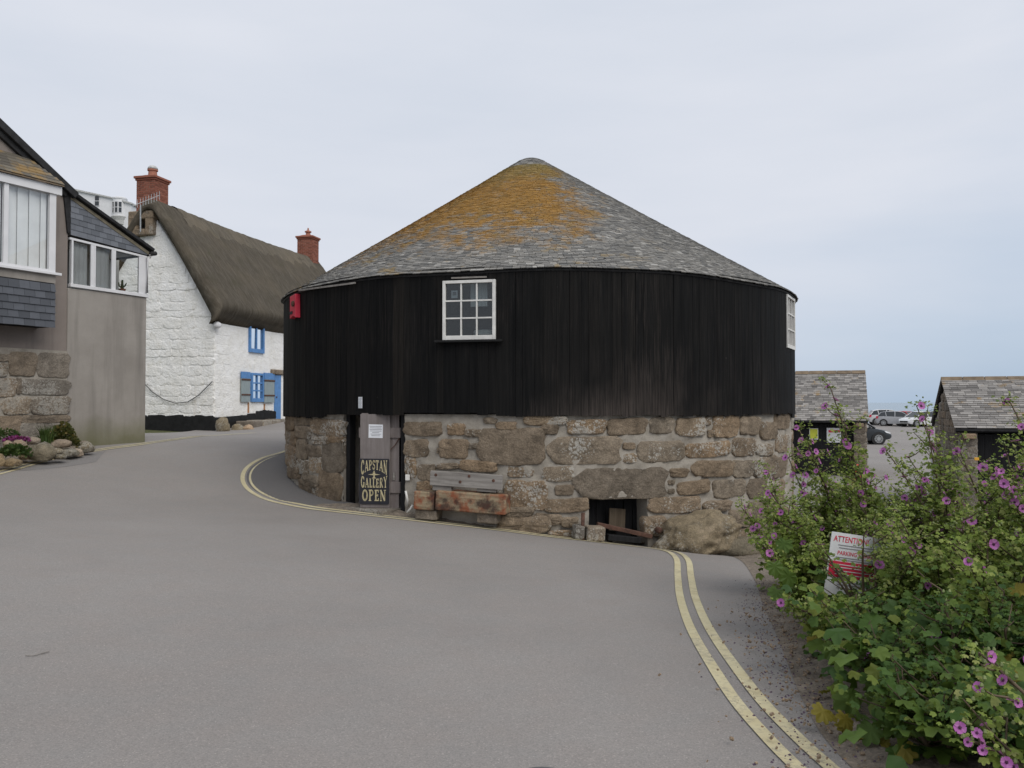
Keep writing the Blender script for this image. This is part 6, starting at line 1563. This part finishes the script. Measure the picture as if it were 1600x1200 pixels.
random.seed(77)
for k, (lab, bx, by, hg, n, sp, ex, nf) in enumerate(PL):
    tops = ring(bx, by, n, hg, sp, k + 1) + [at(*e) for e in ex]
    if by < 4.8: mallow(lab, bx, by, tops, nf, .55, 1.35, BIG_SHADE_LEAF if by < 4.5 else None)
    else: mallow(lab, bx, by, tops, nf, 1.12)
for k, (lab, bx, by, hg, n) in enumerate((
 ('low broad leaved mallow shoot at the very front of the bank by the yellow lines', 1.78, 3.75, .40, 5), ('low mallow shoot on the edge of the grit below the notice', 1.90, 4.45, .48, 6),
 ('low spreading mallow at the grit edge left of the notice', 2.08, 5.05, .62, 6), ('mallow skirt leaning over the grit left of the low leafy mallow', 2.28, 5.85, .72, 6),
 ('low mallow with leaves darkened for shade under the front of the clump', 2.15, 4.15, .55, 6), ('low mallow tuft at the bottom edge right of the fallen leaves', 2.05, 3.45, .42, 5),
 ('low mallow deep in shade under the right of the clump', 2.6, 3.75, .6, 6), ('mallow skirt at the far left foot of the clump', 2.65, 7.1, .8, 6), ('shaded mallow foot below the parking notice', 2.45, 4.95, .6, 6))):
    mallow(lab, bx + .14, by, ring(bx + .14, by, n, hg * .85, .26, 50 + k), .12, .38, 1.3, BIG_SHADE_LEAF)  # shade at the foot of the clump is painted by the darker leaves
# the near flowering stem leaning in at the lower right
mallow('near mallow stem with pink flowers leaning in at the bottom right corner', 2.25, 2.55, [at(1530, 1020, 3.1), at(1500, 1150, 2.9), at(1575, 1090, 2.9)], 2.0, .5, 1.0, None, .68)
# broad lower leaves, each its own part
mal = [o for o in bpy.data.objects if o.name.startswith('mallow') and o.type == 'EMPTY']
BL = []
r_ = random.Random(9)
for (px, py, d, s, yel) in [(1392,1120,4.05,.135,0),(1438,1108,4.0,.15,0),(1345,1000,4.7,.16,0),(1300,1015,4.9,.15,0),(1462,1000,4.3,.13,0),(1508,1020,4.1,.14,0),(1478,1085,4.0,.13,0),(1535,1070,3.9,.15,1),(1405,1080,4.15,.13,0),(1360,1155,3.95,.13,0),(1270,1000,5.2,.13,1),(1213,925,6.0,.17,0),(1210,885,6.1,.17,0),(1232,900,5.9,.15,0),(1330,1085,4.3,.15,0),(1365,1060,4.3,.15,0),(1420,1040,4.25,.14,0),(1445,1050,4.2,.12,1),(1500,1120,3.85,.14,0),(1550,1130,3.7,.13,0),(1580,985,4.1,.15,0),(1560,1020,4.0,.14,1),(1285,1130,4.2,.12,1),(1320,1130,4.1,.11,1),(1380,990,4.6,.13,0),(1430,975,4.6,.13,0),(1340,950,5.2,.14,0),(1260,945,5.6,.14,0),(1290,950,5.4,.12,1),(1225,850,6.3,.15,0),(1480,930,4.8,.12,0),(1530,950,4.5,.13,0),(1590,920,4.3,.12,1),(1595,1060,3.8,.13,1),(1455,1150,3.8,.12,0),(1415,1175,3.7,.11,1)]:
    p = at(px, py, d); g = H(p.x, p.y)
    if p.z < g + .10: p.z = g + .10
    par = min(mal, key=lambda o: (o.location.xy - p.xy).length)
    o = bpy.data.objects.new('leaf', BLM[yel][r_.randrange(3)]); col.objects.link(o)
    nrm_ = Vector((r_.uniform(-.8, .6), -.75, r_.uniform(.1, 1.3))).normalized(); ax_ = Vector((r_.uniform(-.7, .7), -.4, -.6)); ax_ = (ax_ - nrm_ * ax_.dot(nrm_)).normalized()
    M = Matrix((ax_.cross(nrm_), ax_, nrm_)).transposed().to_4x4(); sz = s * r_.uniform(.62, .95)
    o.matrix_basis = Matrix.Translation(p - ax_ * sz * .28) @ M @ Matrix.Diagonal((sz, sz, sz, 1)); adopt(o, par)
# litter of dropped petals and dry leaves along the edge
q = MB(); r_ = random.Random(4)
for k in range(1500):
    y = r_.uniform(2.6, 9.5); x = bush_edge_x(y) + r_.gauss(-.22, .16) + (.1 if y < 5 else 0); z = H(x, y) + .03
    s_ = r_.uniform(.004, .011); a = r_.uniform(0, 6.3); c, sn_ = math.cos(a) * s_, math.sin(a) * s_
    i = q.add([(x - c, y - sn_, z + .004), (x + sn_ * .6, y - c * .6, z + .009), (x + c, y + sn_, z + .004), (x - sn_ * .6, y + c * .6, z + .002)]); q.face([i, i + 1, i + 2, i + 3], 0 if r_.random() < .72 else 1)
tag(q.build('petal_litter', [plain('dropped_petals', (.055, .03, .055), .8, .4, 40, 0), plain('dry_leaf_litter', (.20, .13, .07), .9, .3, 30, 0)]), 'dark dropped petals and dry bits scattered on the grit beside the mallows', 'litter', kind='stuff')
q = MB()
for k in range(700):
    y = r_.uniform(2.8, 8); x = bush_edge_x(y) + r_.gauss(.0, .28); z = H(x, y) + .03; s_ = r_.uniform(.004, .016) 
    q.box((x, y, z), (s_ * 1.4, s_, s_ * .7), Euler((r_.random(), r_.random(), r_.random() * 6)).to_matrix())
tag(q.build('gravel', MAT['boulder_tan']), 'loose grit and pebbles along the edge of the mallow bank', 'gravel', kind='stuff')
for k, (px, py, s_) in enumerate(((1300, 1140, .065), (1322, 1155, .06), (1345, 1172, .055), (1282, 1095, .06), (1376, 1180, .055))):
    p = ground_px(px, py); o = bpy.data.objects.new('dead_leaf', BLM[1][k % 3]); col.objects.link(o)
    o.matrix_basis = Matrix.Translation(p + UP * .045) @ Euler((.5, .4 * (-1) ** k, k * 1.3)).to_matrix().to_4x4() @ Matrix.Diagonal((s_, s_, s_, 1))
    tag(o, ('curled yellow fallen leaf, highest up beside the second low mallow shoot', 'curled yellow fallen leaf in the middle of the row on the soil', 'yellow fallen leaf nearest the bottom edge, left of the last', 'yellow fallen leaf farthest from the camera on the grit', 'yellow fallen leaf at the right end near the bottom edge')[k], 'leaf', 'fallen yellow leaves under the mallows')

# ================================================================== rockery on the left
RK = [(42,691,84,718,14.6,'largest grey green boulder in the rockery below the bay window',0,21),(79,686,110,699,15.2,'smooth pale oblong stone on top of the rockery',1,22),(43,682,63,693,15.0,'flat tan stone behind the largest rockery boulder',1,23),
 (21,686,40,703,14.5,'upright tan stone left of the largest rockery boulder',1,24),(-8,708,8,728,13.7,'dark stone cut by the left picture edge in the rockery',0,25),(5,715,31,728,13.9,'low yellowish stone at the front left of the rockery',0,26),
 (79,697,98,709,15.1,'brown stone under the pale oblong stone',0,27),(96,700,120,713,15.2,'low mossy stone at the front of the rockery right of the big boulder',0,28),(113,700,129,713,15.4,'small wedge shaped stone near the right end of the rockery',1,29),(118,690,146,707,15.7,'mossy stone at the right end of the rockery by the grey wall',0,30),(6,688,20,698,14.8,'small tan stone under the pink flowers',1,31),(82,709,104,717,14.8,'flat sunken stone at the foot of the largest rockery boulder',0,32),(30,708,48,718,14.5,'small dark stone beside the foot of the largest rockery boulder',0,33)]
for (x0, y0, x1, y1, d, lab, m, sd_) in RK: boulder(x0, y0, x1, y1, d, lab, (MAT['boulder'], MAT['boulder_tan'])[m], sd_, 3, .9, random.uniform(-.1, .1), 'rock', 'rockery stones', .15)
GR2 = m_leaf('rockery_leaf', [(.05, (.02, .045, .012)), (.5, (.045, .085, .02)), (1, (.085, .115, .03))])
GR3 = m_leaf('rockery_yellow_leaf', [(.05, (.04, .055, .015)), (.5, (.085, .095, .025)), (1, (.16, .11, .03))])
PINKM = m_leaf('rockery_flower', [(.1, (.14, .012, .06)), (.5, (.24, .03, .16)), (1, (.38, .12, .34))])
def blades(label, px, py, d, w_, h_, n, mat, wid, cat='plant'):
    c = at(px, py, d); root = empty('strap_leaf_plant', c, label, cat); q = MB()
    for k in range(n):
        a = random.uniform(0, 6.28); rr_ = random.uniform(0, w_ * .3); B = c + Vector((math.cos(a) * rr_, math.sin(a) * rr_, -.08)); ln = h_ * random.uniform(.6, 1.05); lean = random.uniform(.05, .5) * w_
        T = B + Vector((math.cos(a) * lean, math.sin(a) * lean, ln)); M = B.lerp(T, .55) + Vector((-math.cos(a) * lean * .3, -math.sin(a) * lean * .3, ln * .08)); sd = Vector((-math.sin(a), math.cos(a), 0)) * wid
        if random.random() < .5: sd = Vector((wid, 0, 0))
        i = q.add([B - sd, B + sd, M + sd * .9, M - sd * .9, T]); q.face([i, i + 1, i + 2, i + 3]); q.face([i + 3, i + 2, i + 4])
    tag(q.build('foliage', mat, root), kind='stuff'); return root
def tuft(name, label, px, py, d, w_, h_, n, mat, smin, smax, cat='plant', dep=.7):
    c = at(px, py, d); root = empty(name, c, label, cat); O = rnd.normal(0, 1, (n, 3)); O /= np.maximum(np.linalg.norm(O, axis=1), .01)[:, None]; O *= (rnd.uniform(.2, 1, n) ** .5)[:, None]
    O = O * np.array([w_ / 2, w_ / 2 * dep, h_]) ; O[:, 2] = np.abs(O[:, 2]); D = O / np.array([w_, w_, h_]) + rnd.normal(0, .35, (n, 3)) + np.array([0, -.2, .25]); Nn = np.array([0, -.5, 1.0]) + rnd.normal(0, .5, (n, 3))
    V, Fc = place_leaves(O + np.array(c), D, Nn, rnd.uniform(smin, smax, n)); tag(link('foliage', mesh_np('foliage', V, Fc, mat), None, root), kind='stuff'); return root
blades('clump of upright green strap leaves behind the rockery boulder', 72, 692, 15.1, .35, .42, 90, GR2, .009)
tuft('shrub', 'bushy yellow green shrub behind the pale oblong stone', 99, 694, 15.6, .5, .42, 900, GR3, .03, .06)
tuft('low_plant', 'low dark green plant spilling over the front left of the rockery', 24, 712, 14.1, .55, .2, 500, GR2, .03, .06)
tuft('low_plant', 'thin green plant at the left edge behind the pink flowers', 6, 688, 15.0, .6, .22, 350, GR2, .03, .05)
fp_ = tuft('pink_flowers', 'mat of magenta pink flowers along the top of the rockery', 27, 690, 14.9, .52, .10, 420, PINKM, .025, .04, 'flowers', .4)
tuft('low_plant', 'small mossy green tuft at the right end of the rockery', 118, 697, 15.6, .25, .16, 200, GR3, .02, .04)
